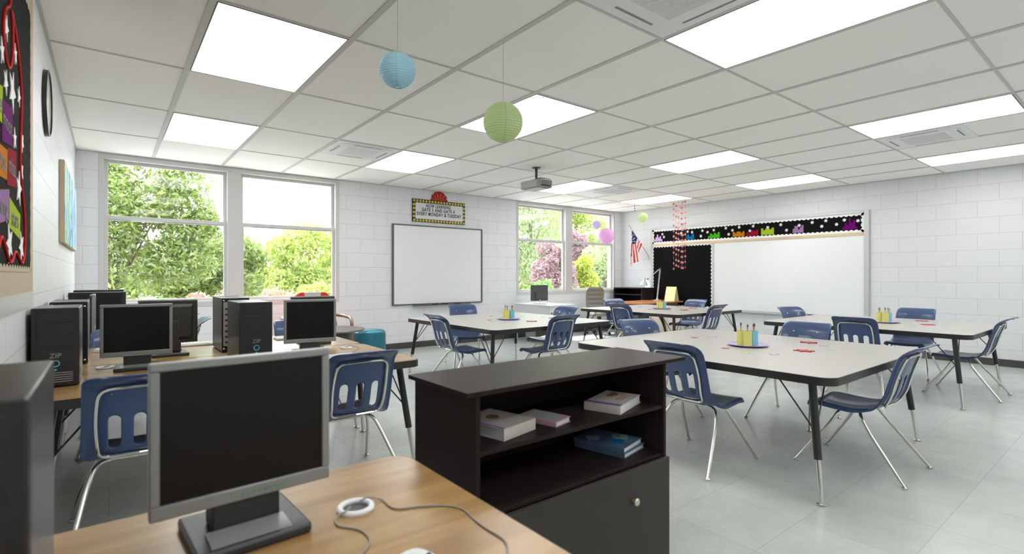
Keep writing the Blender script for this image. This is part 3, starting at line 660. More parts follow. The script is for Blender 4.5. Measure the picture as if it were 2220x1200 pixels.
book('thick white paged book at the left end of the upper cabinet shelf', 1.142, 1.545, .748, R(13+90), .23, .186, .042, M['creamcover'], [('picture', 'pic1', blob(.02, .0, .03, .022)), ('picture', 'pic2', blob(.03, -.02, .018, .014)), ('spine_strip', 'violet', q(-.112, .112, .078, .09))])
book('thin pink book between two thicker ones on the upper cabinet shelf', 1.360, 1.518, .748, R(14), .105, .178, .022, M['pinkcover'], [('picture', 'tealprint', q(-.036, .036, -.065, .065))])
book('blue comic cover book under another on the lower cabinet shelf', 1.807, 1.572, .536, R(12), .19, .255, .022, M['bluecover'])
book('blue book with a swirl picture, top of the pair on the lower shelf', 1.797, 1.572, .5585, R(14), .185, .25, .024, M['bluecover'], [('picture', 'tealprint', blob(-.045, .055, .03, .035)), ('picture', 'tealprint', blob(.045, -.04, .035, .04)), ('picture', 'pic1', blob(.05, -.03, .01, .01)), ('picture', 'skyc', blob(-.02, -.06, .03, .03))])

# ------------------------------------------------------------------ window wall: board, sign
bd = thing('whiteboard', 'small wall whiteboard with thin dark frame between the windows', 'whiteboard', (0, YB, 0))
x0, x1, z0, z1 = 3.968, 5.921, .784, 2.253
MB().box(x0+.03, x1-.03, -.022, -.002, z0+.02, z1-.02).build('writing_surface', M['wb'], bd)
f = MB(); f.box(x0, x0+.032, -.034, 0, z0, z1); f.box(x1-.032, x1, -.034, 0, z0, z1); f.box(x0+.032, x1-.032, -.034, 0, z1-.022, z1); f.box(x0+.032, x1-.032, -.034, 0, z0, z0+.022)
f.build('frame', M['wbframe'], bd, bevel=.003)
MB().box(4.36, 5.60, -.10, -.0345, z0-.02, z0-.004).build('marker_tray', M['wbframe'], bd, bevel=.003)
for k, xx in enumerate((4.75, 4.95, 5.25)):
    o = MB().tube([(xx, YB-.07, z0+.005), (xx+.13, YB-.07, z0+.005)], .008, 8).build('marker', M['letter']); tag(o, ('leftmost', 'middle', 'rightmost')[k]+' dark marker on the tray of the small whiteboard', 'marker', 'markers on the tray')
sg = thing('marquee_sign', 'black and yellow marquee sign with red fan crest above the small whiteboard', 'sign', (0, YB-.001, 0))
x0, x1, z0, z1 = 4.368, 5.511, 2.316, 2.737
MB().box(x0, x1, -.018, 0, z0, z1).build('backing', M['marq'], sg)
MB().box(x0+.062, x1-.052, -.0195, -.018, z0+.058, z1-.066).build('message_panel', M['marqface'], sg)
bl = []
for k in range(18):
    for zz in (z1-.033, z0+.029): bl.append((x0+.037+(x1-x0-.066)*k/17, zz))
for k in range(1, 5):
    for xx in (x0+.030, x1-.026): bl.append((xx, z0+.029+(z1-z0-.062)*k/5))
b0 = None
for (xx, zz) in bl:
    if b0 is None: b = b0 = MB().lathe([(.024, 0), (.024, -.002), (.012, -.006), (.001, -.007)], (0, -.018, 0), 14, axis='Y').build('bulb', M['bulb'], sg, smooth=True)
    else: b = b0.copy(); COL.objects.link(b)
    b.location = (xx, 0, zz)
cx = (x0+x1)/2+.01
for k, s in enumerate(('NOW LEARNING', 'GATE 3 AND GATE 4', 'EVERY MONDAY & TUESDAY')):
    tx_ = text('lettering', s, .088, M['letter'], sg, (cx-.035 if k < 2 else cx-.01, -.0205, (2.622, 2.545, 2.466)[k]), ROT_A, spacing=1.18, offset=.0024)
    wd = max(v.co.x for v in tx_.data.vertices)-min(v.co.x for v in tx_.data.vertices); tx_.scale = ((.53, .71, .96)[k]/wd, 1, 1)
fan = MB(); cxf, czf = 4.935, 2.66
tops = [(-62, .13, .21), (-42, .17, .235), (-21, .20, .25), (0, .235, .265), (21, .20, .25), (42, .17, .235), (62, .13, .21)]
for k, (a, r, r2) in enumerate(tops):
    h = R(11); a = R(a)
    pl_ = [(cxf+.09*math.sin(a-h), czf+.075*math.cos(a-h)), (cxf+r2*math.sin(a-h)*.9, max(czf+.075, czf+r2*math.cos(a-h))), (cxf+r2*math.sin(a), czf+r2*math.cos(a)+.004), (cxf+r2*math.sin(a+h)*.9, max(czf+.075, czf+r2*math.cos(a+h))), (cxf+.09*math.sin(a+h), czf+.075*math.cos(a+h))]
    fan.prism(pl_, -.012-.001*(k % 2), -.002, 'Y', 0)
    if k < 6:
        a2 = a+R(10.5); r3 = r2*.88
        fan.prism([(cxf+.085*math.sin(a2)-.004, czf+.08), (cxf+r3*math.sin(a2)-.012, czf+r3*math.cos(a2)), (cxf+r3*math.sin(a2)+.012, czf+r3*math.cos(a2)), (cxf+.085*math.sin(a2)+.004, czf+.08)], -.0150, -.0135, 'Y', 1)
fan.build('crest', [M['fanred'], M['fanorange']], sg)

# ------------------------------------------------------------------ left wall: clock, art, bulletin board
ck = thing('wall_clock', 'round wall clock with black rim seen edge-on on the left wall', 'clock', (XL, 4.57, 2.463))
MB().lathe([(.20, .002), (.214, .002), (.214, .024), (.205, .026), (.203, .022), (.20, .022)], (0, 0, 0), 48, axis='X', cap=False).build('rim', M['legblack'], ck, smooth=True)
MB().lathe([(.001, .018), (.204, .018)], (0, 0, 0), 48, axis='X', cap=False).build('face', M['clockface'], ck)
ar = thing('wall_art', 'row of blue painted canvases seen edge-on beside the left window', 'picture', (XL, 0, 0))
MB().box(.002, .034, 5.78, 7.86, 1.605, 2.31).build('canvas_frame', M['artside'], ar)
cols = [[(40, 110, 150), (150, 200, 215), (60, 150, 170), (200, 210, 80), (70, 110, 180)], [(70, 150, 190), (170, 215, 225), (90, 190, 200), (60, 90, 170), (200, 220, 225)], [(60, 150, 200), (190, 225, 230), (110, 170, 210), (150, 160, 200), (80, 190, 190)], [(30, 110, 180), (120, 190, 220), (180, 190, 210), (60, 140, 190), (170, 190, 200)]]
for k, (a, b) in enumerate(((5.785, 6.42), (6.44, 6.94), (6.96, 7.38), (7.40, 7.855))):
    MB().box(.034, .037, a, b, 1.61, 2.305).build('painted_panel', art_mat('painting %d' % k, k+1.3, cols[k]), ar)
    if k < 3: MB().box(.034, .0375, b, b+.02, 1.61, 2.305).build('gap_strip', M['magenta'], ar)
bb = thing('bulletin_board', 'black bulletin board with tan border, colour cards and red wire, cut by the left edge', 'bulletin board', (XL, 0, 0))
ya, yb2 = 1.6, 3.80
MB().box(.001, .008, ya, yb2, 1.24, 2.82).build('border_panel', M['tan'], bb)
MB().box(.001, .009, ya, yb2, 1.166, 1.24).build('bottom_rail', M['alu'], bb)
def scallop(y0, y1, z0, z1, per, amp, ax, d0, d1, name, m, par, w):
    """ring border with wavy inner edge in the wall plane"""
    mb = MB()
    def strip(p0, p1, inn):  # outer p0->p1, inner direction inn
        L = math.hypot(p1[0]-p0[0], p1[1]-p0[1]); n = max(2, round(L/per)); N = n*8
        for k in range(N):
            a, b = k/N, (k+1)/N
            ha, hb = w+amp*abs(math.sin(PI*n*a)), w+amp*abs(math.sin(PI*n*b))
            A = (p0[0]+(p1[0]-p0[0])*a, p0[1]+(p1[1]-p0[1])*a); B = (p0[0]+(p1[0]-p0[0])*b, p0[1]+(p1[1]-p0[1])*b)
            mb.prism([A, B, (B[0]+inn[0]*hb, B[1]+inn[1]*hb), (A[0]+inn[0]*ha, A[1]+inn[1]*ha)], d0, d1, ax)
    strip((y0, z0), (y1, z0), (0, 1)); strip((y0, z1), (y1, z1), (0, -1)); strip((y0, z0), (y0, z1), (1, 0)); strip((y1, z0), (y1, z1), (-1, 0))
    return mb.build(name, m, par)
MB().box(.008, .0095, ya+.12, 3.665, 1.361, 2.69).build('black_backing', M['pin'], bb)
scallop(ya+.10, 3.685, 1.341, 2.71, .075, .018, 'X', .0095, .0105, 'scalloped_edge', M['tan'], bb, .012)
def card(poly, m, d=.0105, nm='card'): return MB().prism(poly, d, d+.0015, 'X').build(nm, M[m], bb)
card([(2.55, 2.01), (2.758, 2.052), (2.758, 1.905), (2.55, 1.905)], 'lime'); card([(2.745, 2.002), (3.013, 2.032), (3.013, 1.868), (2.740, 1.838)], 'magenta')
card([(2.56, 1.81), (2.874, 1.828), (2.874, 1.707), (2.56, 1.69)], 'orangec'); card([(2.874, 1.841), (3.128, 1.869), (3.128, 1.709), (2.862, 1.688)], 'crimson')
card([(2.50, 1.62), (2.927, 1.678), (2.927, 1.553), (2.50, 1.495)], 'lilac'); card([(2.92, 1.648), (3.257, 1.604), (3.236, 1.489), (2.913, 1.524)], 'lime')
for s, y, z, sz in (('the', 2.66, 1.972, .11), ('moon', 2.875, 1.935, .10), ('you', 2.74, 1.765, .12), ('miss', 2.995, 1.78, .11), ('among', 2.72, 1.59, .11), ('stars', 3.08, 1.567, .11)):
    text('lettering', s, sz, M['letter'], bb, (.0122, y, z), ROT_L)
for y, z, r in ((2.846, 2.31, .055), (2.74, 2.18, .055), (3.097, 2.286, .05), (2.83, 2.09, .055), (3.006, 2.103, .095), (3.207, 2.135, .05), (3.075, 1.915, .05), (3.321, 1.952, .05), (3.30, 1.806, .055), (3.207, 1.717, .085), (2.927, 1.455, .085), (3.291, 1.455, .08), (2.5, 2.4, .07), (2.3, 2.1, .07), (2.2, 1.6, .07), (1.95, 2.3, .07)):
    MB().prism([(y+a, z+b) for a, b in star(5, r, r*.42, .3+y*7)], .0105, .0135, 'X').build('cut_out_star', M['white'], bb)
w1 = [(2.92, 2.60), (2.954, 2.435), (2.809, 2.378), (2.749, 2.285), (2.793, 2.182), (2.92, 2.157), (3.006, 2.254), (3.006, 2.384), (2.954, 2.435), (3.116, 2.372), (3.236, 2.247), (3.291, 2.149), (3.236, 1.915), (3.236, 1.794), (3.291, 1.733), (3.412, 1.583), (3.389, 1.421), (3.30, 1.372), (3.175, 1.414), (3.078, 1.435), (2.988, 1.383), (2.92, 1.375), (2.793, 1.441), (2.72, 1.48), (2.66, 1.44), (2.58, 1.38)]
MB().tube(fillet([(.0125, y, z) for y, z in w1], .09, 6), .006, 8).build('red_wire', M['red'], bb, smooth=True)

# ------------------------------------------------------------------ board wall
wb = thing('display_board', 'long wall board with whiteboard, black pinboard and black star strip', 'board', (XR, 0, 0))
yL, yR = 7.60, 3.10; zb, zt = .585, 2.452
f = MB(); f.box(-.04, -.001, yR, yR+.075, zb, zt); f.box(-.04, -.001, yL-.05, yL, zb, zt); f.box(-.04, -.001, yR+.075, yL-.05, zt-.045, zt); f.box(-.04, -.001, yR+.075, yL-.05, zb, zb+.03)
f.build('frame', M['alu'], wb, bevel=.004)
MB().box(-.022, -.001, yR+.075, 5.965, zb+.03, 2.02).build('writing_surface', M['wb'], wb)
MB().box(-.036, -.001, 5.965, 6.0, zb+.03, 2.02).build('divider', M['alu'], wb, bevel=.003)
MB().box(-.020, -.001, 6.0, yL-.05, zb+.03, 2.02).build('black_pinboard', M['pin'], wb)
MB().box(-.032, -.001, yR+.075, yL-.05, 2.02, 2.072).build('wood_rail', M['railwood'], wb)
MB().box(-.020, -.001, yR+.075, yL-.05, 2.072, zt-.045).build('black_strip', M['pin'], wb)
scallop(6.0, yL-.05, zb+.03, 2.02, .078, .026, 'X', -.024, -.020, 'scalloped_border', M['white'], wb, .012)
scallop(yR+.075, yL-.05, 2.072, zt-.045, .078, .022, 'X', -.024, -.020, 'scalloped_border', M['white'], wb, .028)
MB().box(-.085, -.0405, 3.86, 5.75, zb-.012, zb+.002).build('marker_tray', M['alu'], wb, bevel=.003)
for y, z in ((7.265, 2.292), (7.222, 2.223), (6.764, 2.284), (6.597, 2.308), (6.487, 2.289), (6.233, 2.304), (6.27, 2.188), (6.111, 2.264), (5.965, 2.299), (5.691, 2.322), (5.627, 2.188), (5.545, 2.266), (5.401, 2.32), (5.176, 2.23), (5.108, 2.32), (4.817, 2.273), (4.567, 2.307), (4.46, 2.193), (4.23, 2.267), (4.003, 2.304), (3.841, 2.22), (3.774, 2.317), (3.6, 2.237), (3.476, 2.305), (3.267, 2.275)):
    MB().prism([(y+a, z+b) for a, b in star(6, .036, .017, y*5)], -.030, -.025, 'X').build('cut_out_star', M['white'], wb)
def skyline(y0, y1, hs, m):
    n = len(hs); poly = [(y0, 2.13)]
    for k, h in enumerate(hs): poly += [(y0+(y1-y0)*k/n, 2.13+h), (y0+(y1-y0)*(k+1)/n, 2.13+h)]
    poly += [(y1, 2.13)]; MB().prism(poly, -.0245, -.0205, 'X').build('cut_out_skyline', M[m], wb)
skyline(7.50, 7.27, (.05, .10, .16, .09, .12, .05), 'lightp'); skyline(6.63, 6.44, (.10, .12, .07, .07, .12, .12), 'skyc'); skyline(6.10, 5.83, (.05, .10, .07, .11, .08, .12), 'brightg')
skyline(5.54, 5.29, (.10, .07, .10, .10, .07, .10), 'orangec'); skyline(5.25, 5.01, (.07, .05, .11, .11, .09, .12), 'crimson'); skyline(4.95, 4.70, (.13, .09, .12, .12, .10, .13), 'lime')
skyline(4.35, 4.157, (.08, .13, .13, .06, .10, .14), 'lilac'); skyline(3.504, 3.279, (.05, .12, .08, .20, .12, .16, .05), 'magenta')
for k, (yy, dy, mm) in enumerate(((3.98, .10, 'letter'), (4.15, .09, 'dgrey'))):
    o = MB().tube([(XR-.065, yy, zb+.010), (XR-.065, yy+dy, zb+.010)], .008, 8).build('marker', M[mm]); tag(o, ('black marker at the right end of the long board tray', 'grey marker next to the black one on the long board tray')[k], 'marker', 'markers on the tray')

# flag
fl = thing('flag', 'american flag hanging from a slanted pole in the far corner', 'flag', (0, 0, 0))
P0 = Vector((XR-.002, 7.64, 1.74)); P1 = Vector((9.86, 7.93, 2.51))
MB().tube([P0, P1], .008, 8).build('pole', M['pole'], fl, smooth=True)
MB().tube([P1, P1+(P1-P0).normalized()*.05], [.012, .003], 8).build('finial', M['pole'], fl, smooth=True)
MB().box(XR-.02, XR-.0015, 7.61, 7.67, 1.70, 1.77).build('bracket', M['alu'], fl, bevel=.004)
def cloth(TL, TR, BL, BR, n, mats_i, rows=10, name='x', fold=.012):
    mb = MB(); nx = n*4
    for j in range(rows):
        for i in range(nx):
            q4 = []
            for u, v in ((i/nx, j/rows), ((i+1)/nx, j/rows), ((i+1)/nx, (j+1)/rows), (i/nx, (j+1)/rows)):
                a = Vector(TL).lerp(Vector(TR), u); b = Vector(BL).lerp(Vector(BR), u); p = a.lerp(b, v); p = p + Vector((fold*math.sin(u*9+v*2), 0, 0)); q4.append(p)
            mb.add(q4, [(0, 1, 2, 3)], mats_i(i/nx, j/rows))
    o = mb.build(name, [M['flagr'], M['flagw'], M['flagb']], fl, smooth=True)
    md = o.modifiers.new('t', 'SOLIDIFY'); md.thickness = .002; return o
fx = 9.96
canton = cloth((fx, 7.95, 2.40), (fx, 7.945, 2.40), (fx, 7.967, 2.08), (fx+.02, 7.836, 2.092), 5, lambda u, v: 2, name='canton')
cloth((fx+.01, 7.945, 2.40), (fx+.015, 7.80, 2.22), (fx+.02, 7.90, 2.23), (fx+.02, 7.836, 2.09), 3, lambda u, v: 2, rows=6, name='canton_fold')
for yy, zz in ((7.93, 2.26), (7.89, 2.20), (7.93, 2.14), (7.87, 2.14), (7.905, 2.30), (7.86, 2.22)):
    MB().prism([(yy+a, zz+b) for a, b in star(5, .018, .009)], fx-.016, fx-.013, 'X').build('star', M['flagw'], canton)
cloth((fx, 7.967, 2.082), (fx+.02, 7.836, 2.092), (fx, 8.0, 1.60), (fx+.02, 7.725, 1.665), 6, lambda u, v: int(u*5.99) % 2, name='striped_field')
cloth((fx, 7.985, 1.86), (fx+.005, 7.93, 1.70), (fx, 8.005, 1.58), (fx+.01, 7.955, 1.49), 3, lambda u, v: 1 if u > .3 else 0, name='hanging_corner')
cloth((fx+.04, 7.805, 2.215), (fx+.05, 7.665, 2.045), (fx+.03, 7.83, 2.05), (fx+.04, 7.775, 1.84), 5, lambda u, v: 1-int(u*4.99) % 2, name='rear_fold')

# paper lanterns, garlands
def lantern(label, x, y, z, r, m, string_to=None, ribs=22):
    t = thing('paper_lantern', label, 'paper lantern', (x, y, z), 0, 'round paper lanterns on strings')
    prof = []; N = ribs*4
    for k in range(N+1):
        a = -PI/2*.88 + PI*.88*k/N; rr = r*(1+.014*math.cos(2*PI*ribs*k/N)); prof.append((rr*math.cos(a), rr*math.sin(a)*.98))
    o = MB().lathe(prof, (0, 0, 0), 40, cap=False).build('shade', M[m], t, smooth=True)
    for p in o.data.polygons: p.use_smooth = True
    for a in (.5, 2.2, 4.2): MB().tube([(1.012*r*math.cos(b)*math.cos(a), 1.012*r*math.cos(b)*math.sin(a), r*math.sin(b)) for b in [PI*(k/16-.5)*.9 for k in range(17)]], .0008, 5).build('seam', M['lwire'], t)
    for s in (-1, 1): MB().lathe([(r*.17, 0), (r*.19, .002), (r*.19, -.002), (r*.17, 0)], (0, 0, s*r*.965), 20, cap=False).build('ring', M['lwire'], t)
    tp = string_to or (0, 0, H-.006-z)
    MB().tube([(0, 0, r*.6), tp], .0012 if r < .12 or y < 4 else .0012, 5).build('string', M['string'], t)
lantern('light blue paper lantern hanging at the top left of centre', 1.286, 2.68, 2.486, .10, 'lblue')
lantern('green paper lantern hanging nearest the centre in front of a lit panel', 2.105, 2.77, 2.364, .134, 'lgreen')
lantern('small pale green paper lantern above the flag', 8.77, 6.71, 2.535, .10, 'lgreen')
lantern('pink paper lantern in front of the right window', 8.63, 7.59, 2.196, .172, 'lpink')
lantern('small purple paper lantern in front of the right window', 8.61, 7.86, 2.46, .095, 'lpurp', (-.10, .12, H-.006-2.46))
g = thing('bead_string', 'short string of dark beads hanging left of the small green lantern', 'decoration', (8.56, 6.76, H-.006))
MB().tube([(0, 0, 0), (0, 0, -.26)], .001, 5).build('string', M['string'], g)
for k in range(5): MB().lathe([(.001, -.012), (.010, -.006), (.010, .006), (.001, .012)], (0, 0, -.06-.048*k), 10).build('bead', M['bead'], g, smooth=True)
for k, (px_, zb_, off) in enumerate(((1460.6, 1.44, 0), (1465.9, 1.515, .04), (1471, 1.49, .02), (1477.5, 1.46, .06), (1480.2, 1.455, .0), (1485.6, 1.47, .05))):
    x = 9.72 + (.03 if k in (3, 5) else 0); az = math.atan((px_-1110)/1109.87)+.66728; y = x/math.tan(az)
    g = thing('disc_garland', ('leftmost', 'second', 'third', 'fourth', 'fifth', 'rightmost')[k]+' strand of pink discs hanging before the long board', 'garland', (x, y, H-.006), 0, 'strands of pink discs')
    L = H-.006-zb_; MB().tube([(0, 0, 0), (0, 0, -L)], .0012, 5).build('string', M['string'], g)
    n = 13
    for j in range(n):
        d = MB().lathe([(.001, -.0015), (.024, -.0015), (.024, .0015), (.001, .0015)], (0, 0, 0), 16, axis='X').build('disc', M['pink'], g)
        d.location = (0, 0, -L+.03+.118*j); d.rotation_euler = (0, 0, rnd.uniform(-1.2, 1.2)+.3)

# ------------------------------------------------------------------ projector
pj = thing('projector', 'grey ceiling projector on a short post', 'projector', (4.99, 5.75, .375), R(-90)); pj.scale = (.87, .87, .87)
MB().lathe([(.001, 0), (.075, 0), (.075, -.012), (.03, -.02), (.022, -.05), (.022, -.22)], (0, 0, (H-.377)/.87), 20).build('mount_post', M['dgrey'], pj, smooth=True)
bdy = MB().prism(rrect(-.24, .24, -.17, .17, .05), 2.565, 2.695).xf(Matrix.Translation((.0, .0, 0))).build('body', M['grey'], pj, bevel=.02, seg=4)
bdy.rotation_euler = (0, 0, 0)
MB().prism(rrect(-.20, .20, -.13, .13, .03), 2.556, 2.5645).build('base_plate', M['grey'], pj, bevel=.003)
MB().lathe([(.045, .172), (.045, .190), (.036, .195), (.034, .18)], (-.14, 0, 2.63), 20, axis='Y').build('lens', M['legblack'], pj, smooth=True)
cn = MB()
for k in range(7): cn.box(.2405, .248, -.10+.03*k, -.082+.03*k, 2.585, 2.605)
cn.build('connector', M['legblack'], pj)
for k in range(6):
    y = -.10+.035*k
    MB().tube(fillet([(.246, y, 2.595), (.275+.008*k, y, 2.60), (.27, y+.02, 2.71), (.12, y*.5, 2.735), (.03, 0, 2.74)], .05, 5), .003, 6).build('cable', M['dgrey'], pj, smooth=True)
for k in range(2): MB().tube(fillet([(-.235, .06+.05*k, 2.64), (-.26, .06+.05*k, 2.72), (-.14, .03, 2.745), (-.02, 0, 2.74)], .05, 5), .003, 6).build('cable', M['dgrey'], pj, smooth=True)

# ------------------------------------------------------------------ teacher corner
wc = thing('white_cabinet', 'low white cabinet desk under the right window', 'cabinet', (0, 0, 0))
MB().box(6.56, 7.27, 7.21, 8.30, .728, .752).build('top_panel', M['whiteplastic'], wc, bevel=.002)
MB().box(6.58, 6.60, 7.24, 8.28, .28, .727).build('side_panel', M['whiteplastic'], wc); MB().box(7.23, 7.25, 7.24, 8.28, .28, .727).build('side_panel', M['whiteplastic'], wc)
MB().box(6.605, 7.225, 8.25, 8.27, .28, .727).build('back_panel', M['whiteplastic'], wc)
for lx in (6.60, 7.20):
    for ly in (7.27, 8.22): MB().box(lx, lx+.03, ly, ly+.03, 0, .279).build('leg', M['whiteplastic'], wc)
for k in range(2):
    d = MB().box(6.604, 7.226, 7.225, 7.244, .51-.215*k, .722-.215*k).build('drawer', M['whiteplastic'], wc, bevel=.002)
    MB().lathe([(.005, 0), (.005, -.012), (.016, -.018), (.013, -.026)], (6.645, 7.225, .60-.215*k), 14, axis='Y').build('knob', M['dgrey'], d, smooth=True)
tm = thing('desktop_monitor', 'wide dark monitor seen from behind on the white cabinet', 'monitor', (6.99, 7.96, .752), PI+R(-12))
MB().box(-.20, .20, -.01, .012, .05, .375).build('panel', M['dgrey'], tm, bevel=.003); MB().box(-.19, .19, -.012, -.0102, .06, .365).build('screen', M['screen'], tm)
MB().box(-.15, .10, .0125, .03, .08, .225).build('rear_housing', M['dgrey'], tm, bevel=.004)
MB().box(-.012, .012, .013, .03, .006, .079).build('stand_column', M['chrome'], tm); MB().prism(rrect(-.12, .12, -.07, .09, .02), 0, .006).build('base', M['alu'], tm)
o = MB().box(6.92, 7.20, 7.42, 7.63, .7525, .756).build('paper_sheet', M['white']); tag(o, 'white paper sheet on the white cabinet beside the monitor', 'paper')
o = thing('desktop_computer', 'small grey and brown case on the floor under the white cabinet', 'computer', (6.92, 7.9, 0)); MB().box(-.20, .22, -.15, .15, .01, .235).build('case', M['box'], o, bevel=.004); MB().box(-.225, -.2005, -.15, .15, .01, .235).build('front_panel', M['metalgrey'], o, bevel=.003); MB().box(-.18, .2, -.13, .13, 0, .0095).build('foot', M['legblack'], o); MB().lathe([(.016, 0), (.016, -.004)], (-.226, .04, .2), 12, axis='X').build('power_button', M['red'], o)

oc = thing('office_chair', 'taupe padded office chair beside the right window', 'chair', (8.70, 7.86, 0), R(-25))
back = MB(); rows = 34; colsn = 12
def obk(u, v):
    z = .46+.60*v; w = .215*(1-.35*max(0, (v-.82)/.18)**2.2); yb = .19+.08*v+.03*math.sin(v*PI*1.2); bul = .016*abs(math.sin(v*PI*6)) ; return w*u, yb, z, bul*(1-u**4)
vs = []
for i in range(rows+1):
    for j in range(colsn+1): x, y, z, b = obk(-1+2*j/colsn, i/rows); vs.append((x, y-.03-b, z))
n1 = len(vs)
for i in range(rows+1):
    for j in range(colsn+1): x, y, z, b = obk(-1+2*j/colsn, i/rows); vs.append((x, y+.02, z))
W = colsn+1; fs = []
for i in range(rows):
    for j in range(colsn): fs += [(i*W+j, i*W+j+1, (i+1)*W+j+1, (i+1)*W+j), (n1+i*W+j, n1+(i+1)*W+j, n1+(i+1)*W+j+1, n1+i*W+j+1)]
    fs += [(i*W, (i+1)*W, n1+(i+1)*W, n1+i*W), (i*W+colsn, n1+i*W+colsn, n1+(i+1)*W+colsn, (i+1)*W+colsn)]
for j in range(colsn): fs += [(j, n1+j, n1+j+1, j+1), (rows*W+j, rows*W+j+1, n1+rows*W+j+1, n1+rows*W+j)]
back.add(vs, fs); back.build('backrest', M['leather'], oc, smooth=True)
MB().prism(rrect(-.24, .24, -.27, .20, .09), .42, .50).build('seat', M['leather'], oc, bevel=.03, seg=4)
MB().lathe([(.03, .10), (.03, .30), (.045, .32), (.045, .419)], (0, 0, 0), 14).build('column', M['legblack'], oc, smooth=True)
for k in range(5):
    a = 2*PI*k/5+.3; c, s = math.cos(a), math.sin(a)
    ar_ = MB().tube([(.03*c, .03*s, .115), (.27*c, .27*s, .075)], [.024, .014], 8).build('base_arm', M['legblack'], oc, smooth=True)
    MB().lathe([(.001, -.018), (.027, -.018), (.028, 0), (.027, .018), (.001, .018)], (.27*c, .27*s, .028), 14, axis='X').build('caster', M['legblack'], ar_, smooth=True)

hu = thing('hutch', 'dark open shelf hutch on the wall right of the window', 'shelf', (0, 0, 0))
hx0, hx1, hy0, hy1 = 9.745, XR-.045, 7.485, 8.34
MB().box(hx0, hx1, hy0, hy0+.022, .0, 1.035).build('side_panel', M['esp'], hu); MB().box(hx0, hx1, hy1-.022, hy1, .0, 1.035).build('side_panel', M['esp'], hu)
MB().box(hx0, hx1, hy0+.022, hy1-.022, 1.012, 1.035).build('top_panel', M['esp'], hu); MB().box(hx1-.015, hx1-.001, hy0+.022, hy1-.022, .05, 1.012).build('back_panel', M['esp'], hu)
for zz in (.55, .86): MB().box(hx0+.01, hx1-.015, hy0+.022, hy1-.022, zz, zz+.018).build('shelf', M['esp'], hu)
MB().box(hx0+.002, hx0+.02, hy0+.022, hy1-.022, .02, .545).build('door', M['espdoor'], hu)

td = thing('teacher_desk', 'grey teacher desk with orange wood top in front of the pinboard', 'desk', (0, 0, 0))
MB().box(8.62, XR-.045, 6.70, 7.45, .722, .75).build('desktop', M['orange'], td, bevel=.003)
MB().box(8.68, 10.10, 6.76, 6.78, .10, .721).build('front_panel', M['modesty'], td); MB().box(8.68, 8.70, 6.78, 7.40, 0, .721).build('side_panel', M['modesty'], td); MB().box(10.08, 10.10, 6.78, 7.40, 0, .721).build('side_panel', M['modesty'], td)

dl = thing('desk_lamp', 'white jointed desk lamp with cone shade on the teacher desk', 'lamp', (9.88, 7.16, .751), 0)
# base, arms up then out toward the window (+Y) and slightly to us
MB().lathe([(.085, 0), (.085, .012), (.03, .022), (.018, .05), (.016, .09)], (0, 0, 0), 24).build('base', M['lampw'], dl, smooth=True)
for s in (-.014, .014): MB().tube([(s, 0, .08), (s, -.08, .72)], .006, 8).build('lower_arm', M['lampw'], dl, smooth=True)
MB().tube([(.02, 0, .11), (.02, -.03, .36)], .010, 8).build('spring', M['alu'], dl, smooth=True)
for s in (-.012, .012): MB().tube([(s, -.08, .735+s), (s, .26, .49+s*1.5)], .005, 8).build('upper_arm', M['lampw'], dl, smooth=True)
MB().lathe([(.018, -.02), (.018, .02)], (0, -.08, .73), 12, axis='X').build('elbow_joint', M['dgrey'], dl)
MB().lathe([(.018, -.02), (.018, .02)], (0, .265, .49), 12, axis='X').build('head_joint', M['dgrey'], dl)
hd = MB().lathe([(.095, -.10), (.085, -.075), (.045, -.02), (.032, .0), (.032, .07), (.02, .085)], (0, 0, 0), 24, cap=False).build('lamp_shade', M['lampw'], dl, smooth=True); hd.location = (0, .36, .45); hd.rotation_euler = (R(12), 0, 0)
es = thing('paper_easel', 'pale yellow paper pad standing like a tent on the teacher desk', 'paper pad', (9.95, 6.83, .751), R(-90))
MB().add([(-.13, -.09, 0), (.13, -.09, 0), (.13, 0, .32), (-.13, 0, .32), (-.13, -.08, 0), (.13, -.08, 0), (.13, .004, .312), (-.13, .004, .312)], [(0,1,2,3),(4,7,6,5),(0,4,5,1),(2,6,7,3),(0,3,7,4),(1,5,6,2)]).build('front_sheet', M['yellow'], es)
MB().add([(-.13, .09, 0), (.13, .09, 0), (.13, .008, .32), (-.13, .008, .32), (-.13, .08, 0), (.13, .08, 0), (.13, .006, .312), (-.13, .006, .312)], [(0,3,2,1),(4,5,6,7),(0,1,5,4),(2,3,7,6),(0,4,7,3),(1,2,6,5)]).build('rear_board', M['yellow'], es)
def cushion(x, y, rz, tilt, label):
    mb = MB(); N = 14; top = []; 
    for i in range(N+1):
        for j in range(N+1):
            u, v = -1+2*i/N, -1+2*j/N; k = (1-u*u)*(1-v*v); s = 1-.10*(1-abs(u))*abs(v)**3 ; s2 = 1-.10*(1-abs(v))*abs(u)**3
            top.append((u*.27*s2, v*.27*s, .11*k**.45))
    n = len(top); W = N+1
    vs = top+[(x_, y_, -z_) for x_, y_, z_ in top]
    fs = [(i*W+j, (i+1)*W+j, (i+1)*W+j+1, i*W+j+1) for i in range(N) for j in range(N)]; fs += [tuple(n+a for a in f[::-1]) for f in fs]
    mb.add(vs, fs); mb.xf(Matrix.Translation((0, 0, .275)) @ Matrix.Rotation(tilt, 4, 'X'))
    zmin = min(v[2] for v in mb.v); mb.xf(Matrix.Translation((0, 0, -zmin)))
    o = mb.build('floor_cushion', M['cream'], smooth=True, loc=(x, y, 0)); o.rotation_euler = (0, 0, rz)
    for p in o.data.polygons: p.use_smooth = True
    tag(o, label, 'cushion', 'cream floor cushions leaning on the teacher desk')
cushion(9.02, 6.56, R(20), R(70), 'cream floor cushion leaning on the teacher desk, left of the pair')
cushion(9.62, 6.54, R(-8), R(72), 'cream floor cushion leaning on the teacher desk, right of the pair')

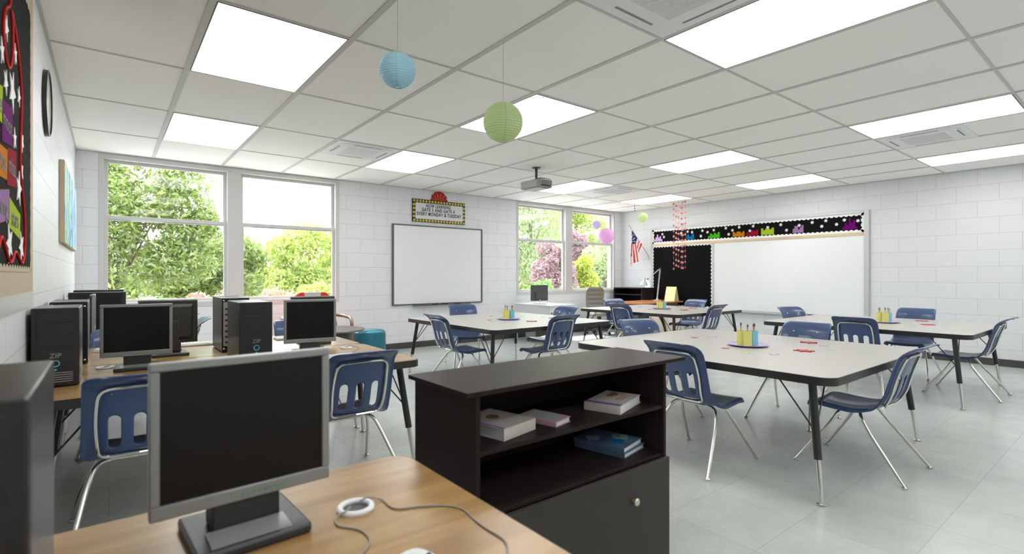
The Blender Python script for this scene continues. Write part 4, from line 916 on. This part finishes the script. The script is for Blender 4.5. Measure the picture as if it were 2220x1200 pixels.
# ------------------------------------------------------------------ lounge corner by the left window
o = MB().lathe([(.001, 0), (.245, 0), (.255, .02), (.255, .40), (.245, .445), (.21, .468), (.001, .472)], (3.22, 7.72, 0), 40, cap=False).build('pouf', M['teal'], smooth=True); tag(o, 'teal round vinyl pouf on the floor near the window wall', 'pouf')
rt = thing('round_table', 'low round brown table with drum base beside the teal pouf', 'table', (2.36, 6.98, 0))
MB().lathe([(.001, .575), (.44, .575), (.455, .583), (.455, .592), (.445, .600), (.001, .600)], (0, 0, 0), 48, cap=False).build('tabletop', M['brownt'], rt, smooth=True)
MB().lathe([(.28, 0), (.28, .574)], (0, 0, 0), 36).build('drum_base', M['modesty'], rt, smooth=True)
ac = thing('armchair', 'red armchair with pale back panel and bronze tube arms before the left window', 'armchair', (2.42, 7.82, 0))
def arc_back(x0, x1, name, m, y0=.0, z0=.42, zt=1.075, dd=0):
    out = []
    W2_ = .325
    def top(x): return z0+(zt-z0)*(1-.30*max(0, (abs(x)-.14)/(W2_-.14))**2.4)
    n = 10; xs = [x0+(x1-x0)*k/n for k in range(n+1)]
    poly = [(x, z0) for x in (xs[0], xs[-1])] + [(x, top(x)) for x in xs[::-1]]
    return MB().prism(poly, y0-dd, y0+.09+dd, 'Y').build(name, m, ac, bevel=.018, seg=3)
arc_back(-.325, -.125, 'back_side_pad', M['redp'], .10); arc_back(.125, .325, 'back_side_pad', M['redp'], .10); arc_back(-.1245, .1245, 'back_centre_panel', M['greyp'], .10, dd=-.004)
MB().prism(rrect(-.32, .32, -.40, .09, .08), .32, .44).build('seat', M['redp'], ac, bevel=.03, seg=4)
for s in (-1, 1):
    MB().tube(fillet([(s*.30, .16, .72), (s*.46, .10, .70), (s*.46, -.26, .68), (s*.46, -.30, .01)], .10, 7), .026, 12).build('arm', M['bronze'], ac, smooth=True)
    MB().tube(fillet([(s*.30, .13, .72), (s*.36, .15, .60), (s*.36, .24, .01)], .08, 6), .024, 12).build('leg', M['bronze'], ac, smooth=True)
MB().tube([(-.46, -.26, .30), (.46, -.26, .30)], .02, 10).build('seat_rail', M['bronze'], ac, smooth=True)

# ------------------------------------------------------------------ outside
struct(MB().box(-40, 70, YB+wt, 90, -.6, -.5).build('ground', M['bounce_ground']))  # unseen ground, made pale to bounce daylight up onto the ceiling
def foliage(name, centers, nleaf, size, m, parent, droop=0., asp=.42):
    cs = np.array([c[:3] for c in centers]); rs = np.array([c[3] for c in centers]); w = rs**2; w /= w.sum()
    idx = rng.choice(len(centers), nleaf, p=w)
    d = rng.normal(size=(nleaf, 3)); d /= np.linalg.norm(d, axis=1)[:, None]
    rad = rs[idx]*(.55+.5*rng.random(nleaf)**.7); c = cs[idx]+d*rad[:, None]*np.array([1, 1, .9])
    a = rng.normal(size=(nleaf, 3)); a[:, 2] -= droop; a /= np.linalg.norm(a, axis=1)[:, None]
    b = np.cross(a, rng.normal(size=(nleaf, 3))); b /= np.linalg.norm(b, axis=1)[:, None]
    s = size*(.6+.8*rng.random(nleaf))[:, None]
    v = np.empty((nleaf, 4, 3)); v[:, 0] = c-a*s; v[:, 1] = c+b*s*asp; v[:, 2] = c+a*s; v[:, 3] = c-b*s*asp
    me = bpy.data.meshes.new(name); me.vertices.add(nleaf*4); me.vertices.foreach_set('co', v.ravel())
    me.loops.add(nleaf*4); me.loops.foreach_set('vertex_index', np.arange(nleaf*4, dtype=np.int32))
    me.polygons.add(nleaf); me.polygons.foreach_set('loop_start', np.arange(0, nleaf*4, 4, dtype=np.int32)); me.polygons.foreach_set('loop_total', np.full(nleaf, 4, dtype=np.int32))
    me.update(calc_edges=True); me.materials.append(m)
    o = bpy.data.objects.new(name, me); COL.objects.link(o); o.parent = parent; return o
def tree(name, label, cat, x, y, trunk_h, blobs, nleaf, size, m, droop=0., asp=.42, tr=.16, group='trees and shrubs outside the windows'):
    t = thing(name, label, cat, (x, y, -.5), 0, group)
    tb_ = MB().tube([(0, 0, 0), (.05, 0, trunk_h*.5), (0, .05, trunk_h)], [tr, tr*.8, tr*.5], 8)
    for bx, by_, bz, br in blobs[:7]: tb_.tube([(0, .02, trunk_h*.6), (bx*.5, by_*.5, (trunk_h*.6+bz)*.5+.1), (bx, by_, bz)], [tr*.4, tr*.25, tr*.08], 6)
    tb_.build('trunk', M['bark'], t, smooth=True)
    foliage('foliage', blobs, nleaf, size, m, t, droop, asp); return t
def cloud(n, cx, cy, cz, rx, ry, rz, r0, r1, seed):
    g_ = random.Random(seed); out = []
    while len(out) < n:
        a, b, c = g_.uniform(-1, 1), g_.uniform(-1, 1), g_.uniform(-1, 1)
        if a*a+b*b+c*c < 1: out.append((cx+a*rx, cy+b*ry, cz+c*rz, g_.uniform(r0, r1)))
    return out
tree('deciduous_tree', 'broad mid green tree filling the left pane of the left window', 'tree', .1, 16.5, 2.2, cloud(44, 0, 0, 3.7, 2.1, 1.3, 2.6, .45, .8, 1)+cloud(12, 1.4, 0, 3.3, 1.2, .6, 1.2, .3, .5, 2), 22000, .085, M['leafA'], asp=.34, tr=.08)
tree('deciduous_tree', 'pale green tree at the far left edge of the left window', 'tree', -2.6, 21.5, 3.0, cloud(26, 0, 0, 3.4, 2.0, 1.0, 3.2, .6, .9, 31), 12000, .11, M['leafB'], tr=.09)
tree('deciduous_tree', 'green bushy tree low in the left pane of the left window', 'tree', 2.2, 20.6, 1.6, cloud(24, 0, 0, 2.1, 2.1, .9, 1.3, .4, .75, 3), 12000, .10, M['leafA'], asp=.34)
tree('deciduous_tree', 'sunlit yellow green tree behind the right pane of the left window', 'tree', 6.9, 23.6, 2.2, cloud(30, 0, 0, 2.0, 2.5, 1.2, 1.8, .5, .85, 4)+cloud(8, 1.6, 0, 2.8, .8, .6, 1.6, .4, .7, 5), 15000, .10, M['leafB'])
tree('bare_tree', 'thin pale twiggy tree against the sky in the left window', 'tree', 9.2, 27, 4.6, cloud(12, 0, 0, 4.6, 2.0, .8, 1.3, .3, .6, 6), 1500, .10, M['leafC'], asp=.2)
tree('bare_tree', 'thin pale sapling behind the mullion of the left window', 'tree', 5.3, 28.0, 3.4, cloud(10, 0, 0, 3.3, 1.1, .8, 1.1, .3, .5, 26), 1400, .09, M['leafC'], asp=.2)
tree('flowering_shrub', 'coral leaved shrub low in the left window, left pane', 'shrub', 2.1, 13.6, .9, cloud(12, 0, 0, 1.05, .7, .5, .35, .18, .34, 7), 3200, .06, M['leafE'], tr=.05)
tree('flowering_shrub', 'coral leaved shrub at the bottom of the middle mullion', 'shrub', 3.5, 14.6, .9, cloud(10, 0, 0, 1.0, .7, .5, .35, .18, .34, 8), 2600, .06, M['leafE'], tr=.05)
tree('green_shrub', 'bright green shrub at the bottom left of the left window', 'shrub', .7, 12.4, .8, cloud(14, 0, 0, .95, 1.0, .5, .42, .2, .4, 9), 4000, .08, M['leafG'], tr=.05)
tree('green_shrub', 'yellow green shrub at the bottom of the right pane of the left window', 'shrub', 5.5, 17.2, .9, cloud(16, 0, 0, 1.1, 1.5, .6, .5, .25, .45, 10), 5000, .07, M['leafB'], tr=.05)
tree('willow_tree', 'tall pale green feathery tree in the left pane of the right window', 'tree', 21.2, 24.9, 5.0, cloud(40, 0, 0, 4.4, 2.5, 1.2, 3.5, .7, 1.2, 11), 19000, .13, M['leafC'], droop=1.5, asp=.25)
tree('plum_tree', 'purple leaved plum tree at the right of the left pane in the right window', 'tree', 16.9, 18.0, 1.9, cloud(20, 0, 0, 2.15, 1.05, .7, 1.5, .32, .55, 12), 10000, .075, M['leafD'], tr=.08)
tree('plum_tree', 'purple leaved plum tree seen at the left of the rightmost pane', 'tree', 21.3, 20.7, 2.6, cloud(16, 0, 0, 3.7, 1.0, .6, .9, .3, .55, 13), 7000, .075, M['leafD'], tr=.08)
tree('lemon_shrub', 'bright lemon green bush in the right pane of the right window', 'shrub', 19.1, 18.3, 1.6, cloud(14, 0, 0, 1.7, .55, .5, 1.3, .3, .5, 14), 6500, .075, M['leafF'], tr=.06)
tree('deciduous_tree', 'pale green tree at the right side of the right window', 'tree', 21.5, 19.2, 2.6, cloud(20, 0, 0, 2.0, 1.3, .7, 1.9, .4, .7, 15), 9000, .085, M['leafC'])
tree('deciduous_tree', 'tall yellow green tree at the top of the right window', 'tree', 29.0, 28.8, 5.4, cloud(40, 0, 0, 5.6, 3.9, 1.4, 4.0, .7, 1.2, 16), 22000, .12, M['leafB'])
tree('green_shrub', 'green bush below the monitor on the white cabinet, outside', 'shrub', 14.4, 15.8, .9, cloud(12, 0, 0, 1.0, 1.1, .5, .45, .25, .42, 17), 4500, .07, M['leafG'], tr=.05)
hd_ = thing('hedge', 'distant mixed green hedge behind the trees', 'hedge', (0, 0, -.5))
foliage('foliage', [(x_, 38+2*math.sin(x_), 1.9+.5*math.sin(x_*1.7), 1.5) for x_ in np.arange(-9, 52, 1.1)], 28000, .18, M['leafA'], hd_)

# ------------------------------------------------------------------ light
w = bpy.data.worlds.new('World'); sc.world = w; w.use_nodes = True; nt = w.node_tree; nt.nodes.clear()
wo = nt.nodes.new('ShaderNodeOutputWorld'); bg = nt.nodes.new('ShaderNodeBackground'); nt.links.new(bg.outputs[0], wo.inputs[0])
tc = nt.nodes.new('ShaderNodeTexCoord'); sp = nt.nodes.new('ShaderNodeSeparateXYZ'); nt.links.new(tc.outputs['Generated'], sp.inputs[0])
cr = nt.nodes.new('ShaderNodeValToRGB'); nt.links.new(sp.outputs['Z'], cr.inputs[0])
cr.color_ramp.elements[0].position = 0; cr.color_ramp.elements[0].color = (.97, .98, 1, 1); cr.color_ramp.elements[1].position = .8; cr.color_ramp.elements[1].color = (.72, .84, 1, 1)
nt.links.new(cr.outputs[0], bg.inputs[0]); bg.inputs[1].default_value = 3.0
sd_ = bpy.data.lights.new('Sun', 'SUN'); sd_.energy = 6.0; sd_.angle = R(.6); sd_.color = (1, .96, .88)
so = bpy.data.objects.new('Sun', sd_); COL.objects.link(so)
so.rotation_euler = Vector((.27, -.62, -1.0)).to_track_quat('-Z', 'Y').to_euler()

# ------------------------------------------------------------------ camera
cd = bpy.data.cameras.new('Camera'); cam = bpy.data.objects.new('Camera', cd); COL.objects.link(cam)
cam.location = (0, 0, CAMZ); cam.rotation_euler = (R(90), 0, -.66728)
cd.sensor_width = 36; cd.sensor_fit = 'HORIZONTAL'; cd.lens = 36*1109.87/2220; cd.shift_y = -3.37/2220; cd.clip_start = .05; cd.clip_end = 300
cd.dof.use_dof = True; cd.dof.focus_distance = 4.6; cd.dof.aperture_fstop = 2.6
sc.camera = cam
vs_ = sc.view_settings; vs_.view_transform = 'Standard'; vs_.look = 'None'; vs_.gamma = 1; vs_.exposure = 1.0; vs_.use_curve_mapping = False
sc.cycles.use_denoising = True
sc.cycles.max_bounces = 12; sc.cycles.diffuse_bounces = 8; sc.cycles.transparent_max_bounces = 12; sc.cycles.sample_clamp_indirect = 10; sc.cycles.caustics_reflective = False; sc.cycles.caustics_refractive = False
